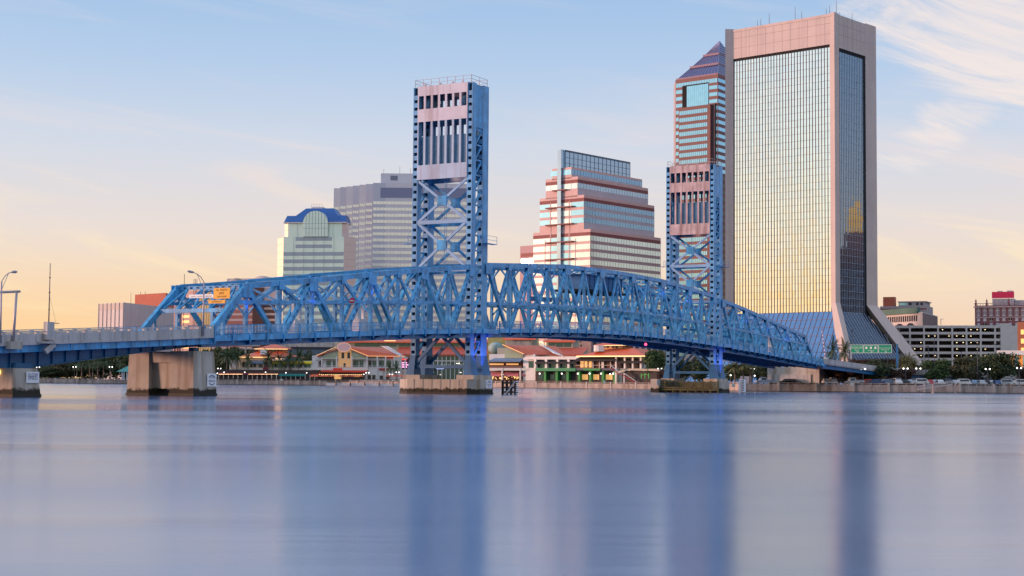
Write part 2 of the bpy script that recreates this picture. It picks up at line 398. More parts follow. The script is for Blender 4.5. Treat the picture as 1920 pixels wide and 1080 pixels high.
        for s0, s1 in zip(ps, ps[1:]):
            for dz in (-.03, -.55, -1.05): r.bar(BR.p(s0,b+k*.12,rail(s0)+dz), BR.p(s1,b+k*.12,rail(s1)+dz), .06, .08)
            for j in range(1, 12):
                s = s0+(s1-s0)*j/12; r.bar(BR.p(s,b+k*.12,rail(s)-1.1), BR.p(s,b+k*.12,rail(s)), .05 if j % 4 else .09, .05, UU, 1 if j % 4 == 0 else 0)
        r.build('railing', [STEEL, mat('railing_light_blue', (.20,.42,.60), .5)], deck)
    return deck

eo = E_+T_
span_a = truss_span('side_span', [-eo-DN*i for i in range(5)], {-eo-4*DN: -eo-4.62*DN, -eo: None}, -eo-4.62*DN, -eo, 'truss side span on the left, between the left pier and the tall lift tower')
span_l = truss_span('lift_span', [-E_+DN*i for i in range(8)], {-E_: None, E_: None}, -E_-.0, E_+.0, 'central truss lift span hung between the two towers')
span_b = truss_span('side_span', [eo+DN*i for i in range(5)], {eo+4*DN: eo+4.62*DN, eo: None}, eo, eo+4.62*DN, 'truss side span on the right running down to the far bank')
# the machinery house in the middle of the lift span
mh = MB(); mh.box(BR, -9, 9, 2.2, W_-2.2, 19.1, 19.5, 1); mh.box(BR, -8, 8, 2.8, W_-2.8, 19.5, 22.2, 0)
for k in range(9): mh.box(BR, -8+k*2-.06, -8+k*2+.06, 2.7, 2.8, 19.5, 22.2, 0)
mh.box(BR, -8.4, 8.4, 2.5, W_-2.5, 22.2, 22.4, 0)
mh.build('machinery_house', [STEEL_D, DARK], span_l)
for s0 in (-30, 22):
    ct = MB()
    ct.bar(BR.p(s0,3,mid(s0)+1.2), BR.p(s0+9,3,mid(s0+9)+1.2), .8, .1); ct.bar(BR.p(s0,3,mid(s0)+2.1), BR.p(s0+9,3,mid(s0+9)+2.1), .06, .06)
    for k in range(7): ct.bar(BR.p(s0+1.5*k,3,mid(s0)+1.2), BR.p(s0+1.5*k,3,mid(s0)+2.1), .05, .05)
    ct.build('catwalk', STEEL_D, span_l)

def lift_tower(s0, s1, top, rusty, label):
    """s0 = face towards the left, s1 = the other face"""
    P1 = STEEL_R if rusty else STEEL_PK; P2 = STEEL_R if rusty else STEEL_P
    mb = MB(); zb = 3.0; BRC = mat('brace_pale_blue', (.24,.42,.64), .5, var=.15)
    cols = [(s0, s0+1.25), (s1-1.9, s1)]
    FR = mat('tower_column_paint', (.13,.40,.70), .45, var=.25, vscale=.6, streak=((.10,.14,.24), .4))
    for (a0, a1) in cols:
        for b0, b1 in ((0.0, .95), (W_-.95, W_)):
            # outer plate, inner plate and battens so that the faces show the ladder of holes
            outer = (b0, b0+.12) if b0 == 0 else (b1-.12, b1)
            mb.box(BR, a0, a1, *outer, zb+1.5, top, 0)
            inner = (b1-.14, b1) if b0 == 0 else (b0, b0+.14)
            mb.box(BR, a0+.02, a1-.02, *inner, zb+1.5, top, 0)
            mb.box(BR, a0+.45, a1-.45, min(b0,b1)+.14, max(b0,b1)-.14, zb+1.5, top, 1)     # dark filler painted as the shade behind the holes
            z = zb+1.5
            while z < top-1:
                for aa in (a0, a1-.06): mb.box(BR, aa, aa+.06, b0+.12, b1-.14, z, z+.74, 0)
                z += 1.25
            # flared foot
            c = -1 if b0 == 0 else 1; e0 = b0-(.55 if c < 0 else 0); e1 = b1+(.55 if c > 0 else 0)
            mb.loft([BR.p(a0-.5,e0,zb), BR.p(a1+.5,e0,zb), BR.p(a1+.5,e1,zb), BR.p(a0-.5,e1,zb)], [BR.p(a0,b0,zb+3.2), BR.p(a1,b0,zb+3.2), BR.p(a1,b1,zb+3.2), BR.p(a0,b1,zb+3.2)], 2)
    tw = mb.build('lift_tower', [FR, DARKB, STEEL_D], bridge); tw['label'] = label
    # side lacing (in the plane of the trusses)
    for b0, b1 in ((.05, .5), (W_-.5, W_-.05)):
        l = MB(); a0, a1 = s0+1.25, s1-1.9; z = zb+3
        k = 0
        zt = top-7.2
        while z < zt:
            z2 = min(z+2.45, zt)
            l.bar(BR.p(a0,(b0+b1)/2,z), BR.p(a1,(b0+b1)/2,z2), .3, .28, VV)
            l.bar(BR.p(a0,(b0+b1)/2,z2), BR.p(a1,(b0+b1)/2,z2), .3, .26, VV)
            z = z2
        l.build('side_lacing', STEEL, tw)
    # cladding at the head: side sheets
    for b0, b1 in ((.0, .1), (W_-.1, W_)):
        c = MB(); c.box(BR, s0+1.25, s1-1.9, b0+.02, b1-.02, top-7.2, top-.3); c.build('side_cladding', STEEL, tw)
    # front and back panels with two rows of openings
    for a, kk in ((s0, -1), (s1, 1)):
        pn = MB(); a0, a1 = (a-.12, a+.10) if kk < 0 else (a-.1, a+.12)
        zr = [top+.05, top-1.55, top-3.75, top-5.85, top-13.0, top-15.4]
        pn.box(BR, a0, a1, .9, W_-.9, zr[1], zr[0], 0)
        pn.box(BR, a0, a1, .9, W_-.9, zr[3], zr[2], 0)
        pn.box(BR, a0, a1, .9, W_-.9, zr[5], zr[4], 1)
        wd = (W_-1.8)/7.0
        for i in range(8):
            b = .9+i*wd; w = .19
            b0_, b1_ = max(.9, b-w), min(W_-.9, b+w)
            pn.box(BR, a0+.01, a1-.01, b0_, b1_, zr[2], zr[1], 0); pn.box(BR, a0+.01, a1-.01, b0_, b1_, zr[4], zr[3], 1)
        pn.build('head_panel', [P1, P2], tw)
    cw = MB(); cw.box(BR, s0+.7, s1-1.3, 1.3, W_-1.3, top-13.3, top-8.2); cw.build('counterweight', STEEL_M, tw)
    fl = MB(); fl.box(BR, s0+.12, s1-.12, .6, W_-.6, top-5.4, top-5.1); fl.box(BR, s0+.12, s1-.12, .6, W_-.6, top-.25, top+.02)
    for b in (2.2, W_-2.2):                       # the sheaves the cables run over
        fl.tube(BR.p((s0+s1)/2, b-.35, top-3.0), BR.p((s0+s1)/2, b+.35, top-3.0), 1.9, 1.9, 20)
    for b in (4.2, 5.6, 7.2): fl.box(BR, s0+1.2, s1-1.4, b-.35, b+.35, top-5.1, top-3.3)
    fl.build('machinery_floor', STEEL_M, tw)
    rr = MB(); zt = top+.05
    corners = [(s0+.1,.3), (s1-.1,.3), (s1-.1,W_-.3), (s0+.1,W_-.3)]
    for (p, q) in zip(corners, corners[1:]+corners[:1]):
        for dz in (.55, 1.15): rr.bar(BR.p(*p,zt+dz), BR.p(*q,zt+dz), .05, .05)
        nn = 2 if abs(p[0]-q[0]) > 1 else 7
        for i in range(nn+1):
            a = p[0]+(q[0]-p[0])*i/nn; b = p[1]+(q[1]-p[1])*i/nn
            rr.bar(BR.p(a,b,zt), BR.p(a,b,zt+1.2), .06, .06, UU)
    for b in (2.0, 3.9, 6.3, 9.2): rr.box(BR, s0+.3, s0+.6, b, b+.25, zt, zt+.4)
    rr.build('roof_railing', GALV, tw)
    # X bracing on both faces
    levels = [(top-15.5, 27.9), (27.9, 20.3)]
    for a, k in ((s0+.25, -1), (s1-.9, 1)):
        for z1, z0 in levels:
            for (ba, bb) in ((.9, W_-.9), (W_-.9, .9)):
                x = MB(); x.bar(BR.p(a,ba,z0), BR.p(a,bb,z1), .3 if ba < bb else .27, .42, UU); x.build('cross_brace', BRC if k < 0 else STEEL, tw)
            g = MB(); g.box(BR, a-.22, a+.22, W_/2-.85, W_/2+.85, (z0+z1)/2-.8, (z0+z1)/2+.8); g.build('gusset_plate', STEEL, tw)
        for zz in (27.9, 20.0):
            h = MB(); h.bar(BR.p(a,.9,zz), BR.p(a,W_-.9,zz), .4, .6, UU); h.build('cross_girder', BRC if k < 0 else STEEL, tw)
        # below the deck
        x = MB(); x.bar(BR.p(a,1,5.0), BR.p(a,W_/2,9.5), .3, .5, UU); x.build('lower_brace', STEEL_D, tw)
        x = MB(); x.bar(BR.p(a,W_-1,5.0), BR.p(a,W_/2,9.5), .28, .5, UU); x.build('lower_brace', STEEL_D, tw)
        x = MB(); x.bar(BR.p(a,1,4.4), BR.p(a,W_-1,4.4), .3, .55, UU); x.build('lower_girder', STEEL_D, tw)
        x = MB(); x.bar(BR.p(a,.9,9.9), BR.p(a,W_-.9,9.9), .4, .8, UU); x.build('deck_girder', STEEL_D, tw)
    # walkway balconies round the legs
    bl = MB()
    for z in ((24.4,) if not rusty else (27.8,)):
        for bb in (-1.0, W_+.1):
            bl.box(BR, s0-1.1 if bb > 0 else s1-2, (s0 if bb > 0 else s1+1.4), bb, bb+.9, z, z+.08)
            for a in ((s0-1.05, s0-.05) if bb > 0 else (s1-1.95, s1+1.3)): bl.box(BR, a, a+.05, bb, bb+.05, z, z+1.3)
            for dz in (.6, 1.25): bl.box(BR, s0-1.1 if bb > 0 else s1-2, (s0 if bb > 0 else s1+1.4), bb, bb+.05, z+dz, z+dz+.05)
    for a in (s0+1.6, s0+2.1): bl.box(BR, a, a+.06, 6.0, 6.06, 20.6, 35)
    bl.build('access_balcony', STEEL, tw)
    # deck through the tower
    dk = MB(); dk.box(BR, s0, s1, -2.2, W_+2.2, rail(s0)-1.75, rail(s0)-1.45, 1); dk.box(BR, s0-.02, s1+.02, -2.34, -2.2, rail(s0)-1.95, rail(s0)-1.2)
    for dz in (-.03, -.55, -1.05): dk.box(BR, s0, s1, -2.36, -2.3, rail(s0)+dz, rail(s0)+dz+.07)
    for i in range(9): dk.box(BR, s0+(s1-s0)*i/8-.04, s0+(s1-s0)*i/8+.04, -2.38, -2.3, rail(s0)-1.2, rail(s0)+.06)
    dk.build('tower_deck', [STEEL, UNDER], tw)
    return tw
lift_tower(-eo, -E_, 50.35, False, 'taller looking near lift tower with pale mauve head')
lift_tower(E_, eo, 50.25, True, 'far lift tower with rust-stained reddish head')

# blue floodlights fixed at the feet of the near legs
for s in (-E_-T_/2, E_+T_/2):
    ld = bpy.data.lights.new('blue_floodlight', 'SPOT'); lo_ = bpy.data.objects.new('blue_floodlight', ld); COL.objects.link(lo_)
    ld.energy = 1500; ld.color = (.10,.16,1.0); ld.spot_size = R(75); ld.spot_blend = .6; ld.shadow_soft_size = .2
    p = BR.p(s, -2.6, 3.1); q = BR.p(s, .2, 8.6); lo_.location = p; lo_.rotation_euler = (p-q).to_track_quat('Z', 'Y').to_euler()
for s in (-E_-T_-2*DN, -E_-T_-3*DN, E_-2*DN, E_-DN, E_+T_+DN, E_+T_+2*DN, E_+T_+3*DN, -E_-T_-4*DN):
    ld = bpy.data.lights.new('blue_node_light', 'POINT'); lo_ = bpy.data.objects.new('blue_node_light', ld); COL.objects.link(lo_)
    ld.energy = 14; ld.color = (.06,.16,1.0); ld.shadow_soft_size = .15; lo_.location = BR.p(s, -.7, chord(s)-2.6)

# approach span on the left: concrete parapet on a haunched plate girder
SA0, SA1 = -205.0, -eo-4.62*DN
ap = MB(); ss = [SA0+(SA1-SA0)*i/30 for i in range(31)]
def strip(mb, b0, b1, dz0, dz1, m=0, ss=ss):
    for s0, s1 in zip(ss, ss[1:]):
        z0, z1 = rail(s0), rail(s1)
        mb.hexa([BR.p(s0,b0,z0+dz0), BR.p(s1,b0,z1+dz0), BR.p(s1,b1,z1+dz0), BR.p(s0,b1,z0+dz0), BR.p(s0,b0,z0+dz1), BR.p(s1,b0,z1+dz1), BR.p(s1,b1,z1+dz1), BR.p(s0,b1,z0+dz1)], m)
strip(ap, -2.35, W_+2.35, -1.5, -1.2, 0)
appr = ap.build('approach_span', [CONC_L], bridge); appr['label'] = 'haunched girder approach span with pale concrete parapet at the left edge'
for b, k in ((-2.3, -1), (W_+2.3, 1)):
    p = MB(); strip(p, b, b-k*.25, -1.2, -.35); strip(p, b-k*.05, b-k*.18, -.12, .0)
    s = SA1-.4
    while s > SA0+1: p.box(BR, s-.22, s+.22, min(b+k*.06, b-k*.3), max(b+k*.06, b-k*.3), rail(s)-1.2, rail(s)-.05); s -= 2.35
    p.build('parapet', CONC_L, appr)
fa = MB(); strip(fa, -2.0, -1.88, -2.25, -1.5); s = SA1
while s > SA0+1: fa.box(BR, s-.05, s+.05, -2.08, -2.0, rail(s)-2.2, rail(s)-1.5); s -= 2.35
fa.build('fascia_girder', STEEL, appr)
def hz(s):       # underside of the haunched girder
    d = min(abs(s+148.0), 57); return rail(s)-2.25-1.5*max(0.0, 1-d/27.0)**1.15 - .25
for b in (.3, W_-.3):
    g = MB(); s = SA1
    while s > SA0+1:
        s2 = s-1.0
        g.hexa([BR.p(s2,b,hz(s2)), BR.p(s,b,hz(s)), BR.p(s,b+.12,hz(s)), BR.p(s2,b+.12,hz(s2)), BR.p(s2,b,rail(s2)-1.5), BR.p(s,b,rail(s)-1.5), BR.p(s,b+.12,rail(s)-1.5), BR.p(s2,b+.12,rail(s2)-1.5)])
        g.hexa([BR.p(s2,b-.3,hz(s2)-.08), BR.p(s,b-.3,hz(s)-.08), BR.p(s,b+.4,hz(s)-.08), BR.p(s2,b+.4,hz(s2)-.08), BR.p(s2,b-.3,hz(s2)), BR.p(s,b-.3,hz(s)), BR.p(s,b+.4,hz(s)), BR.p(s2,b+.4,hz(s2))])
        s = s2
    s = SA1
    while s > SA0+1: g.box(BR, s-.06, s+.06, b-.22, b, hz(s), rail(s)-1.55); s -= 2.0
    g.box(BR, -149.2, -146.8, b-.35, b+.5, 3.1, 3.6)
    g.build('plate_girder', STEEL_D, appr)
und = MB(); s = SA1-1
while s > SA0+1: und.box(BR, s-.1, s+.1, .5, W_-.5, max(hz(s)+.3, rail(s)-3.2), rail(s)-1.52); s -= 4
und.build('floor_beam', UNDER, appr)
# the far approach that goes on behind the trees at the right
ram = MB(); pts = [(eo+4.6*DN, 0, rail(eo+4.6*DN)), (150, -6, 7.0), (176, -18, 5.9), (205, -42, 5.3), (226, -80, 5.0), (240, -140, 4.8), (250, -210, 4.6)]
rs, rp, rg = MB(), MB(), MB()
for (s0, b0, z0), (s1, b1, z1) in zip(pts, pts[1:]):
    d = Vector((s1-s0, b1-b0, 0)).normalized(); nx, ny = -d.y, d.x
    def w(s, b, o, z): return BR.p(s+nx*o, b+ny*o, z)
    for (mb, o0, o1, q0, q1) in ((rs, -2.3, W_, -1.5, -1.2), (rp, -2.4, -2.1, -1.25, .0), (rp, W_-.3, W_, -1.25, -.1), (rg, -1.8, -1.6, -2.5, -1.5)):
        mb.hexa([w(s0,b0,o0,z0+q0), w(s1,b1,o0,z1+q0), w(s1,b1,o1,z1+q0), w(s0,b0,o1,z0+q0), w(s0,b0,o0,z0+q1), w(s1,b1,o0,z1+q1), w(s1,b1,o1,z1+q1), w(s0,b0,o1,z0+q1)])
rmp = rs.build('approach_ramp', CONC_L, bridge); rmp['label'] = 'elevated ramp with pale parapet curving away behind the waterfront trees'
rp.build('parapet', CONC_L, rmp); rg.build('girder', STEEL_D, rmp)
cl = MB()
for (s0, b0, z0) in pts[2:]:
    for o in (0, 7): cl.box(BR, s0-.6, s0+.6, b0+o-.6, b0+o+.6, .8, z0-1.6)
cl.build('ramp_column', CONC_L, rmp)

# ---- piers (each its own thing)
def pier_wall(s0, s1, top, label):
    t = thing('bridge_pier', BR.p((s0+s1)/2, W_/2, 0), label, 'bridge pier', 'concrete bridge piers standing in the river')
    W2 = W_-3.2
    for b0, b1 in ((-1.2, 2.2), (W2-2.2, W2+1.0)):
        m = MB(); m.loft([BR.p(s0-.25,b0-.3,.3), BR.p(s1+.25,b0-.3,.3), BR.p(s1+.25,b1+.1,.3), BR.p(s0-.25,b1+.1,.3)], [BR.p(s0,b0,top), BR.p(s1,b0,top), BR.p(s1,b1,top), BR.p(s0,b1,top)])
        c = m.build('pier_column', CONC, t)
        m = MB(); m.box(BR, s0-.32, s1+.32, b0-.38, b1+.18, -1.5, .3); m.build('tide_stained_foot', CONC_W, c)
    m = MB(); m.box(BR, s0+.5, s1-.5, 2.15, W2-2.15, .85, top-1.4); m.build('web_wall', CONC, t)
    m = MB(); m.box(BR, s0+.2, s1-.2, 2.2, W2-2.2, top-1.4, top-.1); m.build('pier_cap', CONC, t)
    m = MB()
    for b in (.4, W2-.4): m.box(BR, (s0+s1)/2-.5, (s0+s1)/2+.5, b-.4, b+.4, top, top+.45)
    m.build('bearing_block', STEEL_D, t)
    return t
def board(parent_, fr, a0, a1, b, z0, z1, lines, name='sign_board', label=None, circle=False):
    m = MB(); m.box(fr, a0, a1, b-.06, b, z0, z1, 0); ac = (a0+a1)/2; h = (z1-z0)
    o = m.build(name, SIGNW, parent_)
    if label: o['label'] = label
    t = MB()
    for i, (s_, sz) in enumerate(lines): text(t, s_, fr, ac, b-.075, z1-h*(.3+.28*i), sz, 0)
    if circle:
        k = 20; zc_ = (z0+z1)/2; r0, r1 = h*.40, h*.34
        pts_ = [(math.cos(2*math.pi*i/k), math.sin(2*math.pi*i/k)) for i in range(k)]
        for i in range(k):
            (x0, y0), (x1, y1) = pts_[i], pts_[(i+1) % k]
            if abs(y0+y1) < 1.1: continue
            t.quad(fr.p(ac+x0*r0,b-.075,zc_+y0*r0), fr.p(ac+x1*r0,b-.075,zc_+y1*r0), fr.p(ac+x1*r1,b-.075,zc_+y1*r1), fr.p(ac+x0*r1,b-.075,zc_+y0*r1))
    t.build('lettering', mat('sign_navy_ink', (.03,.04,.16), .6), o)
p1 = pier_wall(-122.2, -118.4, 5.45, 'tan concrete pier with open legs under the start of the blue truss')
board(p1, BR, -120.0, -118.3, -1.52, 1.15, 2.75, [('LIFTING', .36), ('BRIDGE', .36)], circle=True)
p2 = pier_wall(-150.6, -147.2, 3.05, 'low concrete pier cut off by the left edge of the picture')
board(p2, BR, -149.0, -147.2, -1.45, 1.5, 2.7, [('SLOW', .5), ('SPEED', .5)])
lm = MB(); lm.box(BR, -151.0, -150.62, .6, 1.0, 2.4, 2.8); lm.build('navigation_lamp', mat('amber_glow', (.9,.5,.1), .4, emit=(1,.5,.12), estr=4), p2)
def tower_pier(s0, s1, label):
    t = thing('tower_pier', BR.p((s0+s1)/2, W_/2, 0), label, 'bridge pier', 'concrete tower piers standing in the river')
    def outline(g):
        return [BR.p(a, b) for a, b in ((s0-g, 0), (s0+1.2, -1.7-g), (s1-1.2, -1.7-g), (s1+g, 0), (s1+g, W_), (s1-1.2, W_+2.2+g), (s0+1.2, W_+2.2+g), (s0-g, W_))]
    m = MB(); m.prism([(p.x, p.y) for p in outline(0)], .3, 2.35); c = m.build('pier_body', CONC, t)
    m = MB(); m.prism([(p.x, p.y) for p in outline(.12)], -1.5, .3); m.build('tide_stained_foot', CONC_W, c)
    for b0, b1 in ((-1.0, 2.2), (W_-2.2, W_+1.0)):
        m = MB(); m.box(BR, s0+.3, s1-.3, b0, b1, 2.35, 3.05); m.build('pedestal', CONC, t)
    m = MB()
    for i in range(6): m.box(BR, s0-.06, s0+.1, 1.5+i*1.7, 2.3+i*1.7, .3, 2.36)
    m.build('pilaster', CONC, c)
    return t
tp1 = tower_pier(-eo-.9, -E_+.35, 'broad rust-streaked concrete pier under the tall near lift tower')
board(tp1, BR, -52.4, -50.6, -1.72, .95, 2.3, [('LIFTING', .36), ('BRIDGE', .36)], circle=True)
tp2 = tower_pier(E_-.9, eo+.9, 'concrete pier under the far lift tower behind green timber fendering')
# timber fenders
fe = thing('timber_fender', BR.p(E_-2.2, W_/2, 0), 'green weathered timber fender wall in front of the far tower pier', 'fender')
TIMB = mat('weathered_green_timber', (.15,.16,.075), .85, var=.4, vscale=1.5, col2=(.06,.05,.03))
for k in range(5):
    m = MB(); m.box(BR, E_-2.0, E_-1.7, -1.8, W_+.6, .45+k*.42, .45+k*.42+.27); m.build('timber_wale', TIMB, fe)
m = MB()
for i in range(9): m.tube(BR.p(E_-1.5,-1.6+i*1.75,-1.5), BR.p(E_-1.5,-1.6+i*1.75,2.6), .2, .18, 8)
m.build('timber_pile', TIMB, fe, True)
m = MB(); m.box(BR, E_-2.5, E_-1.0, W_+.6, W_+2.6, -1.5, 2.9); c = m.build('end_block', CONC, fe)
board(fe, BR, E_-4.4, E_-2.6, W_+.3, 1.5, 2.8, [('----', .3)])
gb = thing('water_gauge', BR.p(eo+1.5,-3.2,0), 'white water level gauge boards beside the far tower pier', 'gauge')
m = MB(); m.box(BR, eo+1.2, eo+2.0, -3.4, -3.3, -.3, 3.1, 0); m.box(BR, eo+3.2, eo+5.6, -3.3, -3.2, .2, 3.0, 0); m.build('gauge_board', SIGNW, gb)
m = MB()
for i in range(7): m.box(BR, eo+3.3, eo+4.3, -3.36, -3.32, .45+i*.36, .63+i*.36)
for i in range(6): text(m, str(9-i), BR, eo+1.6, -3.42, 2.7-i*.45, .4)
m.build('gauge_marks', BLACK, gb)
nf = thing('timber_fender', BR.p(-E_+4, -1, 0), 'dark timber dolphin with grey brace and white draught marks right of the near tower pier', 'fender')
m = MB()
for i in range(4):
    m.tube(BR.p(-E_+1.5+i*1.4,-2.2,-1.5), BR.p(-E_+1.5+i*1.4,-2.2,2.3), .22, .2, 8)
for k in range(3): m.box(BR, -E_+1.0, -E_+5.9, -2.6, -2.35, .2+k*.75, .5+k*.75)
m.build('timber_frame', mat('tarred_timber', (.015,.013,.012), .8, var=.3), nf)
m = MB(); m.bar(BR.p(-E_+1.2,-2.75,-.1), BR.p(-E_+4.6,-2.75,2.1), .12, .25, VV); m.build('steel_brace', GALV, nf)
m = MB()
for i in range(7): m.box(BR, -E_+5.1, -E_+5.9, -2.68, -2.62, .05+i*.33, .2+i*.33)
m.build('draught_marks', SIGNW, nf)

# ---- signs, lamps and masts on the bridge
sg = thing('overhead_sign', BR.p(-eo-4*DN-4, 4, 10), 'yellow exit sign over the roadway on the entrance portal, above its smaller plate', 'sign')
SF = Fr(*BR.p(-115.2, 0)[:2], -BR.b[0], -BR.b[1])      # a to the right in the picture, faces the drivers
def ysign(a0, a1, z0, z1, lines, mt, ink, parent_, nm):
    m = MB(); m.box(SF, a0, a1, .0, .08, z0, z1, 0); o = m.build(nm, mt, parent_)
    t = MB()
    for (s_, sz, dz) in lines: text(t, s_, SF, (a0+a1)/2, -.02, z1-dz, sz)
    t.build('lettering', ink, o)
INK = mat('dark_sign_ink', (.12,.05,.0), .6)
ysign(-1.75, .85, 12.2, 13.55, [('ALL TRAFFIC', .33, .26), ('EXIT', .42, .68), ('THIS RAMP', .33, 1.1)], YELLOW, INK, sg, 'sign_panel')
ysign(-2.6, .1, 11.62, 12.02, [('CLEARANCE', .3, .2)], YELLOW, INK, sg, 'clearance_plate')
sw = thing('bridge_name_board', BR.p(-eo-4*DN-4, 8, 10), 'long narrow white name board left of the yellow sign on the portal', 'sign')
ysign(-5.8, -1.8, 12.35, 12.8, [('JOHN T ALSOP JR BRIDGE', .3, .27)], SIGNW, mat('grey_ink', (.3,.3,.33), .6), sw, 'board')
def cobra(s, b, h, arm_s, arm_b, label, group='road lamps on the bridge'):
    z = rail(s)-1.2; t = thing('street_lamp', BR.p(s,b,z), label, 'street lamp', group)
    m = MB(); m.tube(BR.p(s,b,z), BR.p(s,b,z+h), .13, .08, 8); m.build('pole', GALV, t, True)
    a = MB(); pts = [(0,0), (.25,.5), (.6,.85), (1.0,1.0)]
    for (x0,y0),(x1,y1) in zip(pts, pts[1:]): a.tube(BR.p(s+arm_s*x0,b+arm_b*x0,z+h+y0*1.1), BR.p(s+arm_s*x1,b+arm_b*x1,z+h+y1*1.1), .05, .05, 6)
    a.tube(BR.p(s,b,z+h-.9), BR.p(s+arm_s*.6,b+arm_b*.6,z+h+.93), .035, .035, 6); a.build('arm', GALV, t)
    hd = MB(); p = BR.p(s+arm_s*1.22,b+arm_b*1.22,z+h+1.12); q = BR.p(s+arm_s*.9,b+arm_b*.9,z+h+1.08)
    hd.tube(q, p, .12, .16, 8); hd.tube(p, p+(p-q)*.5, .16, .05, 8); hd.build('lamp_head', GALV, t, True)
cobra(-122.0, -2.45, 6.5, -2.2, 0.0, 'grey bridge lamp in front of the truss portal with its arm reaching left')
cobra(-153.6, -2.45, 6.4, 1.5, 0.0, 'bridge lamp at the left edge of the picture with its arm reaching right')
g = thing('sign_gantry', BR.p(-151.8,-2.1,5.8), 'grey tubular gantry post and crossarm at the left edge', 'gantry')
m = MB(); m.tube(BR.p(-151.9,-2.5,5.6), BR.p(-151.6,-2.5,10.95), .15, .13, 10); m.build('post', GALV, g, True)
m = MB(); m.tube(BR.p(-151.4,-2.75,11.05), BR.p(-152.0,9.5,10.9), .14, .14, 10); m.build('crossarm', GALV, g, True)
m = MB(); m.box(BR, -152.6, -151.0, -2.95, -2.1, 5.0, 5.8); m.build('base_bracket', CONC, g)
MS = -147.1
ms_ = thing('radio_mast', BR.p(MS,-2.6,rail(MS)-1), 'tall thin mast on a grey pedestal on the left approach parapet', 'mast')
m = MB(); z = rail(MS); m.tube(BR.p(MS,-2.6,z+.8), BR.p(MS,-2.6,z+7.2), .07, .04, 8)
for k in (2.2, 4.0, 5.6): m.tube(BR.p(MS,-2.6,z+k), BR.p(MS,-2.6,z+k+.1), .1, .1, 8)
m.build('mast_pole', mat('mast_rust', (.16,.10,.11), .6), ms_, True)
m = MB(); m.box(BR, MS-.5, MS+.5, -2.95, -2.36, z-1.0, z+.9); m.build('pedestal', CONC_L, ms_)
m = MB(); m.box(BR, MS-1.3, MS+1.6, -3.2, -2.4, z-1.42, z-1.2); m.bar(BR.p(MS-.5,-2.7,z-2.3), BR.p(MS+.5,-2.9,z-1.42), .6, .4); m.build('bracket', CONC_L, ms_)
m = MB(); m.tube(BR.p(MS+1.1,-2.6,z+.6), BR.p(MS,-2.6,z+3.8), .012, .012, 4); m.tube(BR.p(MS+.7,-2.6,z+.8), BR.p(MS+1.5,-2.6,z+.8), .04, .04, 6); m.build('guy_wire', POLE, ms_)
# traffic gates standing on the deck (white booths) and the no entry disc
for i, (s, b, lb) in enumerate(((-81.0, 3.0, 'white barrier gate post standing on the deck left of the near tower'), (-96.3, 3.0, 'white gate housing on the deck in the middle of the left truss'), (88.0, 1.0, 'white barrier gate post on the deck right of the far tower'))):
    z = rail(s)-1.45; t = thing('barrier_gate', BR.p(s,b,z), lb, 'barrier gate', 'white gate housings on the bridge deck')
    m = MB(); m.box(BR, s-1.1, s+1.1, b-.6, b+.6, z, z+1.9); m.build('housing', WHITE, t)
    m = MB(); m.box(BR, s-.9, s-.5, b-.2, b+.2, z+1.9, z+4.4); m.box(BR, s+.5, s+.9, b-.2, b+.2, z+1.9, z+5.0); m.box(BR, s-.9, s+.9, b-.15, b+.15, z+4.1, z+4.35); m.build('gate_mast', WHITE, t)
t = thing('no_entry_sign', BR.p(-88.6,-.6,12), 'small round red and white sign hung in the left truss', 'sign')
SFx = Fr(*BR.p(-88.6,-.8)[:2], 1, 0)
m = MB(); m.tube(SFx.p(0,0,13.25), SFx.p(0,.1,13.25), .42, .42, 16); m.build('disc', mat('sign_red', (.6,.03,.05), .5), t)
m = MB(); m.box(SFx, -.3, .3, -.04, -.01, 13.18, 13.32); m.build('bar', SIGNW, t)
m = MB(); m.box(SFx, -2.2, 1.6, .12, .18, 13.7, 13.76); m.build('bracket', GALV, t)
t = thing('beacon', BR.p(-1,-2.4,9), 'small red navigation light hanging under the middle of the lift span', 'beacon')
m = MB(); m.tube(BR.p(8,-2.4,10.9), BR.p(8,-2.4,9.7), .03, .03, 5); m.build('hanger_rod', POLE, t)
m = MB(); m.ball(BR.p(8,-2.4,9.5), .28); m.build('lamp', REDL, t)
# ================================================================ WATER AND LAND
def build_water():
    m = bpy.data.materials.new('river_water'); m.use_nodes = True; t = m.node_tree; b = t.nodes['Principled BSDF']; k = N(t)
    pos = k('ShaderNodeNewGeometry').outputs['Position']
    mp = k('ShaderNodeMapping', {'Vector': pos, 'Scale': (.006, .05, 1)}).outputs[0]
    n1 = k('ShaderNodeTexNoise', {'Vector': mp, 'Scale': 1.0, 'Detail': 4.0, 'Roughness': .55, 'Distortion': .4}).outputs[0]
    mp2 = k('ShaderNodeMapping', {'Vector': pos, 'Scale': (.25, 2.4, 1)}).outputs[0]
    n2 = k('ShaderNodeTexNoise', {'Vector': mp2, 'Scale': 1.0, 'Detail': 5.0, 'Roughness': .6}).outputs[0]
    r = k('ShaderNodeMapRange', {0: n1, 1: .35, 2: .65, 3: .12, 4: .22}).outputs[0]
    t.links.new(r, b.inputs['Roughness'])
    b.inputs['Base Color'].default_value = (.045, .125, .29, 1); b.inputs['IOR'].default_value = 2.25
    b.inputs['Specular Tint'].default_value = (.89, .95, 1.0, 1)
    hsum = k.m('ADD', k.m('MULTIPLY', n1, 1.6), k.m('MULTIPLY', n2, .05))
    bp = k('ShaderNodeBump', {'Height': hsum, 'Strength': .10, 'Distance': .6})
    t.links.new(bp.outputs[0], b.inputs['Normal'])
    mb = MB(); mb.quad((-9000,-6000,0), (9000,-6000,0), (9000,640,0), (-9000,640,0))
    tag(mb.build('river_water', m), kind='structure')
build_water()
